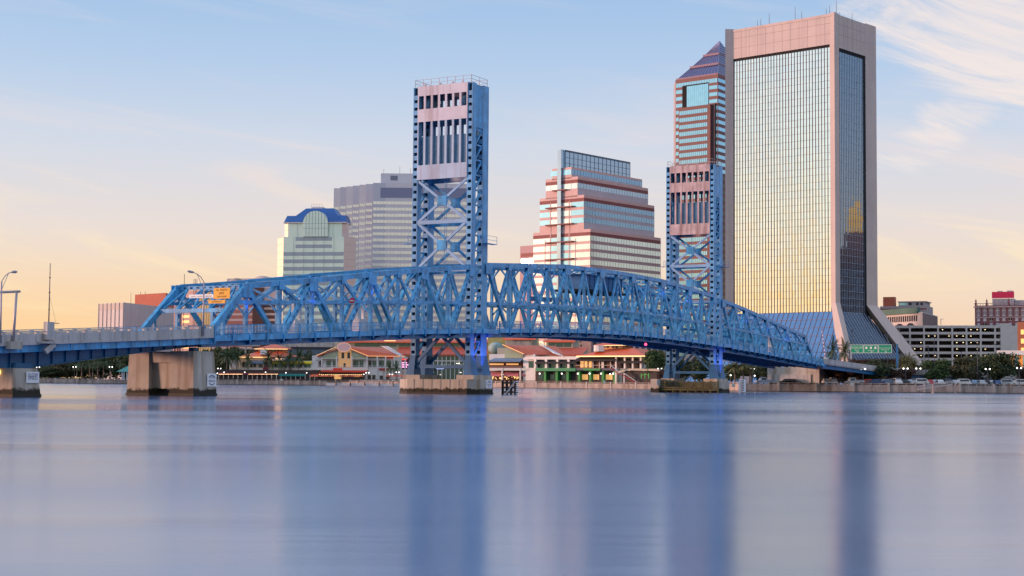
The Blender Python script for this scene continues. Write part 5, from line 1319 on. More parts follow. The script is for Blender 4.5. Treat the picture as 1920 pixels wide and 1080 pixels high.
for x in range(772, 925, 8): f.bx(m, x, x+1.2, 667, None, -8.4, -8.1)
f.bx(m, 770, 925, 676, 677.5, -8.5, -8.2); f.bx(m, 770, 925, 688, 691, -8.5, -8.2); m.build('white_frames', WHITE, H_)
m = MB(); rnd = random.Random(5)
for i in range(26): x = rnd.uniform(775, 915); y = rnd.choice((681, 684, 698, 702, 705)); f.bx(m, x, x+rnd.uniform(.8,3), y, y+.9, -8.8, -8.6)
m.build('interior_lights', LAMP, H_)
f.one('stage_sign', mat('blue_white_sign_glow', (.3,.4,.8), .4, emit=(.5,.6,1), estr=.8), H_, 818, 832, 685, 692, -9.2, -8.9)

# -- pavilion right of the near tower
f = Fac(916, 528, 1004, 522)
C_ = thing('terrace_pavilion', f.base(960), 'orange roofed pavilion with glowing open terraces just right of the near tower', 'restaurant')
f.one('wall', OFFW, C_, 917, 1003, 664, None, 3, 18)
gb_ = f.one('gable_wall', GABLE, C_, 946, 980, 655, 672, 2.7, 4)
fr = f.fr; m = MB(); z_r, z_e = f.Z(942,646,1), f.Z(982,663.5,1); aR, aE = f.A(942,1), f.A(982,1)
m.hexa([fr.p(aR,1,z_r-.25), fr.p(aE,1,z_e-.25), fr.p(aE+12,9,z_e-.25), fr.p(aR+12,22,z_r-.25), fr.p(aR,1,z_r), fr.p(aE,1,z_e), fr.p(aE+12,9,z_e), fr.p(aR+12,22,z_r)])
r_ = m.build('roof', ROOF, C_)
m = MB(); m.bar(fr.p(aR,.85,z_r), fr.p(aE,.85,z_e), .1, .2); m.build('lit_eave', NEON, r_)
f.slope('terrace_roof', AW_B, C_, 917, 976, 671.5, 675.5, 2.5, -3)
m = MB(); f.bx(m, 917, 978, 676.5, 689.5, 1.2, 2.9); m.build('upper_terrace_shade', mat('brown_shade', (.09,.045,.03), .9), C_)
m = MB(); f.bx(m, 918, 944, 681.5, 684.3, 1.0, 1.2); f.bx(m, 949, 972, 681.5, 684.3, 1.0, 1.2); m.build('lit_terrace', WARM, C_)
f.one('balustrade', mat('brown_rail', (.20,.10,.09), .8), C_, 917, 978, 686, 689.8, -2.2, -2.0); f.one('white_band', WHITE_W, C_, 917, 1004, 690, 694.8, -2.2, 3)
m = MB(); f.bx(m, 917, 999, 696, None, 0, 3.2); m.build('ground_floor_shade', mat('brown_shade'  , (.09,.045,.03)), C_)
rnd = random.Random(8); m = MB()
for i in range(70): x = rnd.uniform(918, 974); y = rnd.uniform(700, 710); f.bx(m, x, x+rnd.uniform(.4,1.0), y, y+rnd.uniform(.5,2.2), -.3, -.1)
m.build('shop_lights', mat('gold_glow', (.8,.5,.2), .5, emit=(1,.6,.25), estr=1.8), C_)
AW_P = mat('awning_pink', (.62,.20,.22), .8)
for x0, x1 in ((918,938),(944,972),(978,998)): f.slope('shop_awning', AW_P, C_, x0, x1, 697.5, 702.5, 0, -1.8)
for x in (940, 974, 1000): f.one('column', WHITE_W, C_, x, x+2.6, 664 if x > 999 else 690, None, -2.3, -1.8)
pg = thing('white_pergola', f.base(1020,8), 'slanting white slatted pergola over the red roofs right of the near tower', 'pergola')
for i in range(4):
    m = MB(); p = fr.p(f.A(998+i*2.5,4), 12+i*.5, f.Z(1000,645,8)-i*.3); q = fr.p(f.A(1042+i*4,4), 3+i*.5, f.Z(1055,663,3)-i*.25); m.bar(p, q, .2, .38); m.build('rafter', WHITE, pg)
# -- rear halls between
f = Fac(925, 570, 1110, 556)
R_ = thing('rear_hall', f.base(1000), 'red roofed rear halls with glass clerestories between the pavilion and the green restaurant', 'market hall')
f.one('wall', mat('hall_wall', (.40,.40,.34)), R_, 932, 1085, 652, None, 0, 10)
for x0, x1 in ((950,966),(967,976),(978,993),(1028,1040),(1042,1055),(1057,1070)): f.one('clerestory_window', mat('clerestory_blind', (.30,.31,.30), .5, var=.2) if x0 < 1000 else GWIN, R_, x0, x1, 636.5 if x0 < 1000 else 639.5, 646.5 if x0 < 1000 else 650.5, -.3, .2)
m = MB(); f.bx(m, 947, 996, 634, 647.5, -.2, 6); f.bx(m, 1024, 1074, 638, 652, -.2, 6); m.build('clerestory', mat('hall_wall', (.40,.40,.34)), R_)
f.slope('roof', ROOF, R_, 942, 1004, 630.5, 634.5, 5, -1.5); f.slope('roof', ROOF, R_, 1018, 1078, 634, 639, 5, -1.5)
f.slope('lower_roof', mat('rust_red_roof', (.36,.08,.055)), R_, 1020, 1092, 651.5, 664, 0, -7)
m = MB(); f.bx(m, 940, 952, 630.3, 631.3, -1.8, -1.6); m.build('lit_eave', NEON, R_)
mural = Fac(915, 600, 1012, 600)
Y_ = thing('yellow_building', mural.base(960), 'yellow building with a dome-topped wall right behind the near tower', 'building')
yw = mat('yellow_stucco', (.66,.46,.16), .8, var=.15, vscale=.6)
mural.one('wall', yw, Y_, 914, 1010, 628, None, 0, 8); m = MB(); mural.bx(m, 918, 946, 663, 665, -1, 0); mural.bx(m, 918, 946, 668.5, 671, -1, 0); m.build('string_course', TANW, Y_)
m = MB(); c_ = mural.fr.p(mural.A(930),-.5,mural.Z(930,653)); m.ball(c_, 3.2, 0, 14, .8); m.build('dome_canopy', mat('teal_grey_canopy', (.28,.40,.40), .6, var=.3, vscale=1.0), Y_, True)
pkf = Fac(1076, 600, 1110, 598)
P_ = thing('pink_building', pkf.base(1090), 'plain pink building glimpsed under the lift span', 'building')
pw = pkf.one('wall', mat('salmon_stucco', (.62,.36,.30), .8, var=.06), P_, 1074, 1108, 628, None, 0, 8)
for x0, y0 in ((1082,638),(1087,638),(1082,646),(1088,646)): pkf.one('window', WINT, pw, x0, x0+2.2, y0, y0+3.5, -.1, .1)
lf_ = Fac(1104, 600, 1245, 590)
l_ = thing('lavender_office', lf_.base(1170), 'lavender grey office block with dark square windows under the right part of the lift span', 'building')
lw = lf_.one('wall', mat('lavender_stucco', (.30,.28,.36), .8, var=.08), l_, 1104, 1246, 628, None, 0, 14)
for x0 in range(1180, 1240, 11): lf_.one('window', WINT, lw, x0, x0+6, 649, 661, -.12, .1)
for x0 in range(1112, 1178, 11): lf_.one('window', WINT, lw, x0, x0+6, 636, 645, -.12, .1)

# -- the green restaurant
f = Fac(1002, 518, 1216, 492)
G_ = thing('green_front_restaurant', f.base(1110), 'two storey restaurant with green ground floor and orange hipped roof under the lift span', 'restaurant')
body = f.one('wall', OFFW, G_, 981, 1208, 670, None, 1, 16)
f.one('parapet', WHITE_W, G_, 985, 1086, 668.5, 674, -.3, 1)
for x0, x1 in ((991,1000),(1005,1020),(1026,1041),(1047,1062),(1068,1079)):
    f.one('window', GWIN, body, x0, x1, 677, 689.5, .8, 1.2)
    if x0 > 1000: f.slope('window_awning', AW_K, body, x0-2, x1+2, 675.5, 679, .9, -.8)
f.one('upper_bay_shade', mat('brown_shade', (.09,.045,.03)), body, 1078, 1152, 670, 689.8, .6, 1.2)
m = MB()
for x0, x1 in ((1088,1094),(1096,1101),(1104,1109)): f.bx(m, x0, x1, 677, 689, .4, .58)
m.build('lit_window', WARM, body)
f.one('upper_veranda_shade', TERR, body, 1156, 1203, 672, 690.5, .5, 1.2)
m = MB()
for x in (1001, 1021.5, 1042.5, 1063.5): f.bx(m, x, x+4, 673, 690, -.4, 1)
for x in (1111, 1123, 1127.5, 1144): f.bx(m, x, x+(4.5 if x in (1127.5,) else 1.2), 672, 690, .1, .5)
for x in (1153, 1169.5, 1184.5, 1199.5): f.bx(m, x, x+3, 669, 691 if x > 1160 else None, -1.0, -.4)
f.bx(m, 1078, 1154, 684.5, 685.1, -.3, -.2); m.build('column', WHITE_W, body)
for x0, x1 in ((1156,1170),(1172,1186),(1188,1206)): f.slope('veranda_awning', AW_K, body, x0, x1, 671.5, 678, .4, -1.4)
f.slope('veranda_awning', AW_K, body, 1078, 1152, 669.5, 674, .5, -1.8)
f.one('green_band', AW_G, G_, 1004, 1079, 690.3, 695.8, -2.0, 1)
m = MB(); f.bx(m, 1079, 1148, 690.5, 694.5, -1.8, 1); m.build('grey_awning', mat('awning_charcoal', (.10,.11,.14), .8), G_)
f.one('green_awning', GREENP, G_, 1094, 1125, 691, 694.8, -2.2, -1.82)
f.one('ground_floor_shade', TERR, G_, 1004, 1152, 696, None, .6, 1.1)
for x in (1019.5, 1041.5, 1062, 1083.5, 1104.5, 1128, 1150): f.one('green_pilaster', GREENP, G_, x, x+4.2, 695.5, None, -.8, .6)
for x0, x1 in ((1090,1102),(1111,1123),(1134,1148)): f.one('lit_door', WARM, G_, x0, x1, 702, 712, .45, .62)
for x0 in (1010, 1032, 1053): f.one('window', GWIN, G_, x0, x0+8, 702, 712, .45, .62)
m = MB()
for x, y in ((1012,700.5),(1053.5,700.5),(1083.5,700.5),(1105.5,700.5),(1127,700.5),(1144,701.5),(1149.5,700.5)): c_ = f.fr.p(f.A(x,-1.0), -1.0, f.Z(x,y,-1)); m.ball(c_, .24)
m.build('wall_lamps', LAMPW, G_)
m = MB(); hip(m, f.fr, f.A(1080,-2.2), f.A(1210,-2.2), -2.2, 18, f.Z(1145,667.3,-2.2), f.Z(1145,653.5,5), 8.6, 7.4); r_ = m.build('roof', ROOF, G_)
m = MB(); m.box(f.fr, f.A(1080.5,-2.3), f.A(1210,-2.3), -2.35, -2.15, f.Z(1145,668.2,-2.3)-.12, f.Z(1145,666.9,-2.3)); m.build('lit_eave', NEON, r_)
c_ = f.one('cupola', TANW, G_, 1118, 1166, 647.5, 655, 5.2, 12)
m = MB()
for x in (1130,1137,1147,1154): f.bx(m, x, x+4, 649, 652.5, 5.1, 5.25)
m.build('cupola_window', WINT, c_)
m = MB(); hip(m, f.fr, f.A(1110,3.4), f.A(1173,3.4), 3.4, 14, f.Z(1141,647.6,3.4), f.Z(1141,641,7), 3.6, 3.6); m.build('cupola_roof', ROOF, c_)
m = MB(); m.box(f.fr, f.A(1127,3.3), f.A(1173,3.3), 3.25, 3.45, f.Z(1141,648.3,3.3), f.Z(1141,647.2,3.3)); m.build('lit_eave', NEON, c_)
m = MB(); pp = f.fr.p(f.A(1120,0), 1.0); m.tube((pp.x,pp.y,f.Z(1120,659,0)), (pp.x,pp.y,f.Z(1120,647.5,0)), 1.75, 1.75, 10); m.build('roof_drum', WHITE_W, G_)
# arched canopy and outside stair
cn = Fac(1158, 486, 1236, 474)
N_ = thing('arched_canopy', cn.base(1200), 'dark garden bar under a cream curved canopy at the right end of the green restaurant', 'canopy')
cn.one('shade', TERR, N_, 1166, 1232, 695.5, None, 1, 8); m = MB(); pts = [(1158,697),(1163,694.5),(1172,692),(1182,691),(1236,691.5)]
for (x0,y0),(x1,y1) in zip(pts, pts[1:]): m.hexa([cn.fr.p(cn.A(x0),0,cn.Z(x0,y0+3.5)), cn.fr.p(cn.A(x1),0,cn.Z(x1,y1+4.5)), cn.fr.p(cn.A(x1),6,cn.Z(x1,y1+4.5)), cn.fr.p(cn.A(x0),6,cn.Z(x0,y0+3.5)), cn.fr.p(cn.A(x0),0,cn.Z(x0,y0)), cn.fr.p(cn.A(x1),0,cn.Z(x1,y1)), cn.fr.p(cn.A(x1),6,cn.Z(x1,y1)), cn.fr.p(cn.A(x0),6,cn.Z(x0,y0))])
m.build('canopy_roof', mat('canopy_cream', (.42,.38,.30), .8), N_)
m = MB()
for x0 in (1202, 1209, 1216): cn.bx(m, x0, x0+.5, 700, 710, .8, .9)
for i in range(9): cn.bx(m, 1203+i*1.6, 1204+i*1.6, 703.5-2*math.sin(math.pi*i/8), 704.1-2*math.sin(math.pi*i/8), .8, .9)
m.build('green_light_arch', mat('green_glow', (.02,.3,.05), .5, emit=(.02,.6,.08), estr=.5), N_)
stf = Fac(1146, 484, 1192, 480)
S_ = thing('outside_stair', stf.base(1170), 'zigzag outside stair with red and white handrails in front of the arched canopy', 'stair')
for (dx, dy, mt_) in ((0,0,WHITE),(-4.5,2.0,mat('stair_red', (.35,.04,.05), .6)),(0,3.6,mat('stair_red', (.35,.04,.05)))):
    m = MB(); pl = [(1146,686),(1163,699),(1170,699.5),(1194,716)]
    for (x0,y0),(x1,y1) in zip(pl, pl[1:]): m.bar(stf.fr.p(stf.A(x0+dx),0,stf.Z(x0+dx,y0+dy)), stf.fr.p(stf.A(x1+dx),0,stf.Z(x1+dx,y1+dy)), .12, .22)
    m.build('handrail' if mt_ is WHITE else 'stair_string', mt_, S_)
m = MB(); stf.bx(m, 1169, 1171, 700, None, 0, .3); m.build('stair_post', WHITE, S_)
# far low things glimpsed under the left span
q = Fac(520, 720, 642, 720)
E_1 = thing('elevated_roadway', q.base(580), 'pale elevated roadway beam glimpsed under the left truss', 'viaduct'); q.one('beam', CONC_L, E_1, 505, 660, 643, 650.5, 0, 9); m = MB(); q.bx(m, 530, 533, 650, None, 1, 3); q.bx(m, 620, 623, 650, None, 1, 3); m.build('column', CONC_L, E_1)
E_2 = thing('blue_glass_building', q.base(600,20), 'low blue glass building under the left truss, right of the hip roof restaurant', 'building'); q.one('wall', glass('glass_blue_low', (.12,.22,.38), .3, .6), E_2, 536, 655, 655.5, None, 14, 20); q.one('roof_band', mat('slate_band', (.06,.06,.09), .7), E_2, 545, 655, 649, 655.4, 14.2, 20)
E_3 = thing('salmon_building', q.base(550,24), 'small salmon building top peeping under the left truss', 'building'); q.one('wall', mat('salmon_stucco', (.62,.36,.30)), E_3, 528, 568, 646, None, 24, 30)
E_4 = thing('parking_deck', q.base(440,10), 'white parking deck edge half hidden by dark trees under the left truss', 'building'); q.one('deck', CONC_L, E_4, 442, 482, 645.5, 649, 5, 12); q.one('deck', CONC_L, E_4, 445, 482, 653, 655, 5, 12); m = MB(); q.bx(m, 458, 461, 648, None, 5.5, 7); m.build('column', CONC_L, E_4)
q2 = Fac(226, 700, 245, 700)
# gazebo
gzb = Fac(219, 604, 250, 604); T_ = thing('gazebo', gzb.base(236), 'teal roofed riverside gazebo with white columns left of the big concrete pier', 'gazebo')
m = MB(); hip(m, gzb.fr, gzb.A(218), gzb.A(256), 0, 8, gzb.Z(236,697), gzb.Z(236,686), 3.6, 3.6); m.build('roof', mat('teal_roof', (.06,.28,.26), .6), T_)
for x in (228.5, 232, 237.5, 248): gzb.one('column', WHITE, T_, x, x+1.3, 697, None, .4, .8)

# ================================================================ VEGETATION
LEAF = [mat('foliage_deep', (.052,.088,.032), .8, var=.5, vscale=1.3, col2=(.016,.028,.012)), mat('foliage_mid', (.09,.15,.045), .8, var=.5, vscale=1.3, col2=(.026,.048,.016)),
        mat('foliage_olive', (.11,.12,.055), .85, var=.5, vscale=1.3, col2=(.035,.032,.020)), mat('foliage_brown', (.12,.065,.050), .9, var=.5, vscale=1.3, col2=(.045,.028,.022))]
BARK = mat('bark', (.06,.045,.035), .9, var=.3)
def tree_proto(seed, leaf, n=3600, w=1.0, twig=False):
    rd = random.Random(seed)
    t = bpy.data.objects.new('tree', None); COL.objects.link(t); t['_o'] = (0,0,0)
    m = MB(); m.tube((0,0,0), (.02,.01,.34), .035, .024, 8); limbs = []
    for i in range(7):
        an = 2*math.pi*i/7+rd.uniform(-.3,.3); r = rd.uniform(.16,.36)*w; z = rd.uniform(.48,.8)
        m.tube((.02,.01,.30), (r*.45*math.cos(an), r*.45*math.sin(an), (.30+z)/2), .017, .011, 5); m.tube((r*.45*math.cos(an), r*.45*math.sin(an), (.30+z)/2), (r*math.cos(an), r*math.sin(an), z), .011, .004, 5)
    m.build('trunk', BARK, t)
    bl = []
    for i in range(20):
        an = rd.uniform(0, 2*math.pi); rr = rd.uniform(.05,.40)*w; z = rd.uniform(.30,.86); lim = math.sqrt(max(.05, 1-((z-.58)/.42)**2)); bl.append((rr*lim*math.cos(an), rr*lim*math.sin(an), z, rd.uniform(.11,.20)))
    m = MB(); s_ = .031
    for i in range(n):
        b = bl[rd.randrange(len(bl))]
        u, v = rd.uniform(-1,1), rd.uniform(0,2*math.pi); q_ = math.sqrt(1-u*u); rad = b[3]*rd.uniform(.5,1.28)
        c = Vector((b[0]+rad*q_*math.cos(v), b[1]+rad*q_*math.sin(v), b[2]+rad*u*.8))
        a1 = Vector((rd.gauss(0,1), rd.gauss(0,1), rd.gauss(0,.7))).normalized(); a2 = a1.orthogonal().normalized(); a2 = (Matrix.Rotation(rd.uniform(0,6.3), 3, a1) @ a2)
        a3 = a1.cross(a2); k1 = s_*rd.uniform(.6,1.3)*(.35 if twig else 1); k2 = s_*rd.uniform(.6,1.3)*(2.0 if twig else 1)
        m.add([c-a2*k1-a3*k2*.5, c+a2*k1-a3*k2*.4, c+a2*k1*.7+a3*k2*.6, c-a2*k1*.7+a3*k2*.5], [(0,1,2,3)])
    m.build('crown', leaf, t)
    return t
TP = [tree_proto(1, LEAF[0]), tree_proto(2, LEAF[1]), tree_proto(3, LEAF[2], 3000), tree_proto(4, LEAF[3], 5200, 1.15, True), tree_proto(5, LEAF[1], 3400, 1.1), tree_proto(6, LEAF[0], 3600, 1.1)]
used = set()
def tree(kind, px, D, top, width, label, group):
    """crown top at picture row top, width in px of the 1920 picture"""
    p = at(px, 700, D); h = zat(px, top, D)-GZ; w = width/2900*D
    sx = w/(.86 if kind not in (3, 4, 5) else .95)
    if kind in used: t = copy_tree(TP[kind])
    else: used.add(kind); t = TP[kind]
    t.location = (p.x, p.y, GZ); t.rotation_euler = (0,0,random.uniform(0,6.28)); t.scale = (sx, sx, h/1.0)
    for k_ in ('category',): pass
    tag(t, label, 'tree', group); return t
GL, GR = 'dark trees along the left bank', 'trees round the riverside car park'
for i, (px, D, top, w, kd, lb) in enumerate([
    (52, 640, 690, 40, 0, 'dark tree at the far left edge under the approach girder'), (92, 650, 688, 52, 5, 'dark low tree right of the left edge pier'),
    (125, 655, 680, 55, 2, 'reddish dark tree under the haunched girder'), (158, 660, 675, 55, 0, 'dark tree behind the leftmost small palms'),
    (188, 670, 668, 55, 5, 'tall dark tree behind the middle of the palm row'), (218, 665, 662, 48, 0, 'tallest dark tree just left of the big concrete pier'), (238, 660, 666, 34, 5, 'dark tree behind the teal gazebo'),
    (412, 660, 652, 44, 0, 'dark tree right of the big concrete pier'), (436, 665, 650, 46, 5, 'dark tree behind the first date palms'), (458, 668, 656, 34, 0, 'dark tree at the left corner of the hip roof restaurant'),
    (578, 690, 655, 26, 0, 'small dark tree top between the hip roof and gabled pavilions')]):
    tree(kd, px, D, top, w, lb, GL)
for i, (px, D, top, w, kd, lb) in enumerate([
    (1229, 480, 655, 44, 1, 'green tree left of the far tower legs'), (1248, 474, 690, 34, 3, 'brown bushy tree at the far tower fender'), (1275, 470, 672, 50, 5, 'dark tree seen through the far tower legs'), (1318, 462, 668, 56, 0, 'dark tree right inside the far tower legs'),
    (1372, 440, 682, 34, 1, 'green tree right of the far tower'), (1432, 438, 684, 46, 5, 'dark tree left of the concrete abutment'), (1405, 450, 676, 50, 0, 'dark tree under the right truss'),
    (1568, 424, 682, 62, 3, 'wide leafless brown tree right of the abutment'), (1600, 422, 690, 46, 3, 'smaller leafless brown tree beside the ramp'), (1545, 440, 668, 44, 5, 'dark tree top at the end of the blue truss'),
    (1644, 424, 673, 66, 0, 'dense dark tree below the green road signs'), (1622, 440, 682, 40, 5, 'dark bush-like tree left below the road signs'),
    (1692, 424, 688, 50, 3, 'brown twiggy tree with palms behind it'), (1757, 426, 673, 62, 4, 'green-topped tree in front of the flared tower foot'), (1738, 436, 684, 40, 0, 'dark tree at the tip of the flared tower foot'),
    (1816, 424, 669, 66, 2, 'olive hazy tree below the parking garage'), (1788, 440, 680, 46, 0, 'dark tree between the green and the olive trees'), (1838, 450, 664, 60, 5, 'dark tree behind the tall pole below the garage'),
    (1876, 422, 659, 76, 5, 'largest round dark tree below the white canopy'), (1921, 424, 686, 34, 3, 'brown tree at the right edge'), (1716, 450, 680, 44, 0, 'dark tree behind the twin lamps right of the road signs'),
    (1480, 470, 688, 50, 0, 'dark tree behind the abutment'), (1512, 480, 684, 44, 5, 'dark tree above the abutment end')]):
    tree(kd, px, D, top, w, lb, GR)
# far woodland behind the left bank
rd = random.Random(21); wl = MB()
wfac = Fac(-60, 735, 470, 735); prof = [(-60,694),(40,688),(90,684),(140,676),(190,668),(240,662),(300,664),(380,660),(430,652),(470,656)]
for i in range(15000):
    x = rd.uniform(-60, 470); yt = interp([(a, b) for a, b in prof], x)+2.5*math.sin(x*.21)+1.6*math.sin(x*.5+1); zt_ = wfac.Z(max(-59, min(469, x)), yt); a = wfac.A(x); b = rd.uniform(-5, 9)
    z = GZ+(zt_-GZ)*rd.random()**.6; c = wfac.fr.p(a, b, z); v1 = Vector((rd.gauss(0,1),rd.gauss(0,1),rd.gauss(0,1))).normalized()*.62; v2 = v1.orthogonal().normalized()*.55; wl.add([c-v1, c+v2, c+v1, c-v2], [(0,1,2,3)])
tag(wl.build('woodland', LEAF[0]), 'dark wooded bank far behind the palms at the left', 'woodland', kind='stuff')
# palms
PALM = mat('palm_green', (.07,.12,.05), .7, var=.4, vscale=2.0, col2=(.03,.055,.02)); PALM2 = mat('palm_yellow', (.16,.15,.05), .7, var=.4, vscale=2.0, col2=(.06,.07,.02)); PTR = mat('palm_trunk', (.20,.14,.12), .9, var=.3, vscale=2)
def palm_proto(seed, R_, nf, fan, mt, droop=1.0):
    rd = random.Random(seed); t = bpy.data.objects.new('palm_tree', None); COL.objects.link(t); t['_o'] = (0,0,0)
    m = MB(); m.tube((0,0,0), (.06,.0,.6), .20, .15, 8); m.tube((.06,0,.6), (.0,0,1.0), .15, .17, 8)
    for v in m.v: v.z *= 5.0
    m.build('trunk', PTR, t, True); m = MB(); c = Vector((0,0,5.0))
    for i in range(nf):
        az_ = 2*math.pi*i/nf*2.618+rd.uniform(-.2,.2); el = rd.uniform(-.35,1.35); L_ = R_*rd.uniform(.8,1.1); p = c.copy(); d = Vector((math.cos(az_)*math.cos(el), math.sin(az_)*math.cos(el), math.sin(el))); side = Vector((-math.sin(az_), math.cos(az_), 0)); st_ = L_/7
        for k_ in range(7):
            q_ = p+d*st_; w0 = (.06+.30*math.sin(math.pi*min(1,(k_+.6)/7.5)))*R_*.5
            if fan: w0 = (.10 if k_ < 4 else .5-.08*(k_-4))*R_*.45
            for sg_ in (-1, 1):
                for jj in (0, .5):
                    a = p+(q_-p)*jj; b = p+(q_-p)*(jj+.42); tip = a+side*sg_*w0+d*st_*.5-Vector((0,0,w0*.5)); m.add([a, b, tip], [(0,1,2)])
            p = q_; d = (d-Vector((0,0,.26*droop))).normalized()
    m.build('fronds', mt, t); return t
PP = {'date': palm_proto(1, 3.4, 34, False, PALM), 'fan': palm_proto(2, 2.1, 30, True, PALM), 'gold': palm_proto(3, 2.6, 30, False, PALM2)}
usedp = set()
def palm(kind, px, D, crown, label, group, s=1.0):
    p = at(px, 700, D); h = zat(px, crown, D)-GZ
    if kind in usedp: t = copy_tree(PP[kind])
    else: usedp.add(kind); t = PP[kind]
    t.location = (p.x, p.y, GZ); t.rotation_euler = (0,0,random.uniform(0,6.28)); t.scale = (s, s, h/5.0); tag(t, label, 'palm tree', group)
names = ['first', 'second', 'third', 'fourth', 'fifth', 'sixth', 'seventh', 'eighth']
for i, (px, cy, s_) in enumerate([(144,690,.8),(153,687,1.1),(168,685,1.0),(174,688,.95),(183,679,1.1),(194,684,1.05),(206,688,.8),(224.5,683,1.0)]):
    palm('fan', px, 628+(i % 3)*4, cy, names[i]+' fan palm from the left in the row behind the left sea wall', 'fan palms behind the left sea wall', s_*1.15)
for i, (px, cy, s_) in enumerate([(425,672,1.3),(443,672,1.0),(465,677,.8),(503,673,1.1),(523.5,677,.9),(541.5,675,1.0),(559.5,672,1.15)]):
    palm('date', px, 629, cy, names[i]+' date palm from the left in front of the hip roof restaurant', 'date palms in front of the hip roof restaurant', s_)
palm('date', 731, 620, 690, 'left one of two short palms in front of the grey wall near the tower', 'short palms near the tower', .8); palm('date', 743, 620, 691, 'right one of two short palms in front of the grey wall near the tower', 'short palms near the tower', .7)
for px, cy, lb in ((1378,688,'yellowish palm nearest the far tower'),(1394,686,'yellowish palm left of the white shed'),(1406,688,'yellowish palm over the white shed')): palm('gold', px, 428, cy, lb, 'yellowish palms under the right truss', 1.2)
for px, cy, D, lb in ((1696,681,436,'bright green palm right below the road signs'),(1704,678,440,'taller green palm next to the lamp right of the road signs'),(1714,686,438,'low green palm at the foot of the flared tower')): palm('gold', px, D, cy, lb, 'green palms below the flared tower', 1.15)
palm('date', 1583, 520, 664, 'palm standing before the sloping blue glass', None, 1.0); palm('date', 1561, 530, 662, 'dark palm left of the palm before the sloping blue glass', None, 1.0); palm('date', 1829, 440, 690, 'yellow-green palm behind the tall pole', None, 1.1)
# clipped hedge on the terrace of the flared tower
rd = random.Random(9); hf = Fac(1590, 545, 1702, 520); hd_ = thing('hedge', hf.base(1640), 'long dark clipped hedge at the foot of the flared tower', 'hedge')
m = MB(); hf.bx(m, 1592, 1702, 674, None, 0, 2.4); hb_ = m.build('hedge_core', mat('hedge_dark', (.012,.010,.010), .9), hd_)
m = MB()
for i in range(2600):
    a = rd.uniform(0, hf.len); z1 = hf.Z(1640,673.5); z = GZ+(z1-GZ)*rd.random()**.5; b = rd.uniform(-.3,.2); c = hf.fr.p(a,b,z+(.25 if z > z1-.3 else 0)); v1 = Vector((rd.gauss(0,1),rd.gauss(0,1),rd.gauss(0,1))).normalized()*.22; v2 = v1.orthogonal().normalized()*.2; m.add([c-v1, c+v2, c+v1, c-v2], [(0,1,2,3)])
m.build('hedge_leaves', mat('hedge_leaf', (.05,.025,.025), .9, var=.5, vscale=2, col2=(.015,.02,.012)), hd_)

# ================================================================ STREET FURNITURE
def twin_lamp(px, D, y, label, arms=2, group='globe lamps along the promenade'):
    p = at(px, 700, D); z = zat(px, y, D); t = thing('promenade_lamp', (p.x,p.y,GZ), label, 'street lamp', group)
    m = MB(); m.tube((p.x,p.y,GZ), (p.x,p.y,z-.1), .09, .07, 6)
    if arms == 2: m.bar((p.x-.55,p.y,z-.35), (p.x+.55,p.y,z-.35), .06, .06)
    m.build('pole', POLE, t)
    for k_ in ((-.55, .55) if arms == 2 else (0,)):
        g_ = MB(); g_.ball((p.x+k_,p.y,z), .2); g_.build('globe', LAMPW, t, True)
for px, D, y, a, lb in ((23,606,690,2,'lit twin globe lamp seen below the girder at the left edge'),(71,612,688.5,2,'lit twin globe lamp right of the left edge pier'),(139.5,618,688,2,'lit twin globe lamp left of the fan palms'),(207.5,620,688,2,'lit twin globe lamp right of the fan palms'),
    (411,628,691,2,'lit twin globe lamp right of the big concrete pier'),(407.5,622,700,1,'lit single globe at the left end of the maroon awning'),(420,622,698,1,'second lit single globe from the left before the maroon awning'),(459,622,698,1,'lit single globe before the third date palm'),(498,622,698,1,'lit single globe left of the maroon awning sign'),(536,622,699,1,'lit single globe before the teal awning'),(575,622,699,1,'lit single globe at the right end of the teal awning'),
    (682,618,702,1,'lit single globe before the orange umbrellas'),(689,618,699,2,'lit twin globe before the white lower wall'),(733,616,702,2,'lit twin globe between the short palms'),(745.5,616,698,2,'lit twin globe beside the near tower leg'),
    (1237,476,691.5,2,'lit twin globe lamp left of the far tower fender'),(1370,426,703.5,1,'lit single globe right of the far tower'),(1415,428,704.5,1,'lit single globe left of the abutment'),(1411,432,691,2,'lit twin globe lamp under the right truss'),(1498,432,692,2,'lit twin globe lamp over the abutment'),(1537,430,703.5,1,'lit single globe at the right end of the abutment'),
    (1618.5,414,692,2,'twin globe lamp left of the dense dark tree'),(1698,414,691,2,'twin globe lamp before the brown twiggy tree'),(1722,414,691,2,'twin globe lamp before the garage side trees'),(1852,412,692,2,'twin globe lamp before the largest round tree'),(1911,412,690,2,'twin globe lamp near the right edge')):
    twin_lamp(px, D, y, lb, a)
def tall_pole(px, D, y0, y1, label, head=True):
    p = at(px, 690, D); z0, z1 = max(GZ, zat(px,y1,D)), zat(px,y0,D); t = thing('light_pole', (p.x,p.y,z0), label, 'light pole', 'tall light poles in the car park and on the ramp')
    m = MB(); m.tube((p.x,p.y,z0), (p.x,p.y,z1), .13, .08, 7); m.build('pole', POLE, t, True)
    if head: m = MB(); m.box(WF, p.x-.7, p.x+.15, p.y-.2, p.y+.2, z1-.05, z1+.15); m.build('lamp_head', POLE, t)
for px, D, y0, y1, lb in ((1598.5,436,620,700,'tall dark pole left part of the green road signs'),(1664.5,436,628,700,'tall pole before the right part of the green road signs'),(1741,430,650,712,'pole with bent arm before the flared tower tip'),(1752,425,634,716,'tall pole before the left part of the garage'),(1833,418,641,716,'tallest dark pole before the garage'),(1868,430,646,700,'thick pole right of the tallest pole'),(1734,440,667,700,'short twin-headed pole at the flared tower tip'),(1803,450,660,700,'thin pole before the garage middle')): tall_pole(px, D, y0, y1, lb)
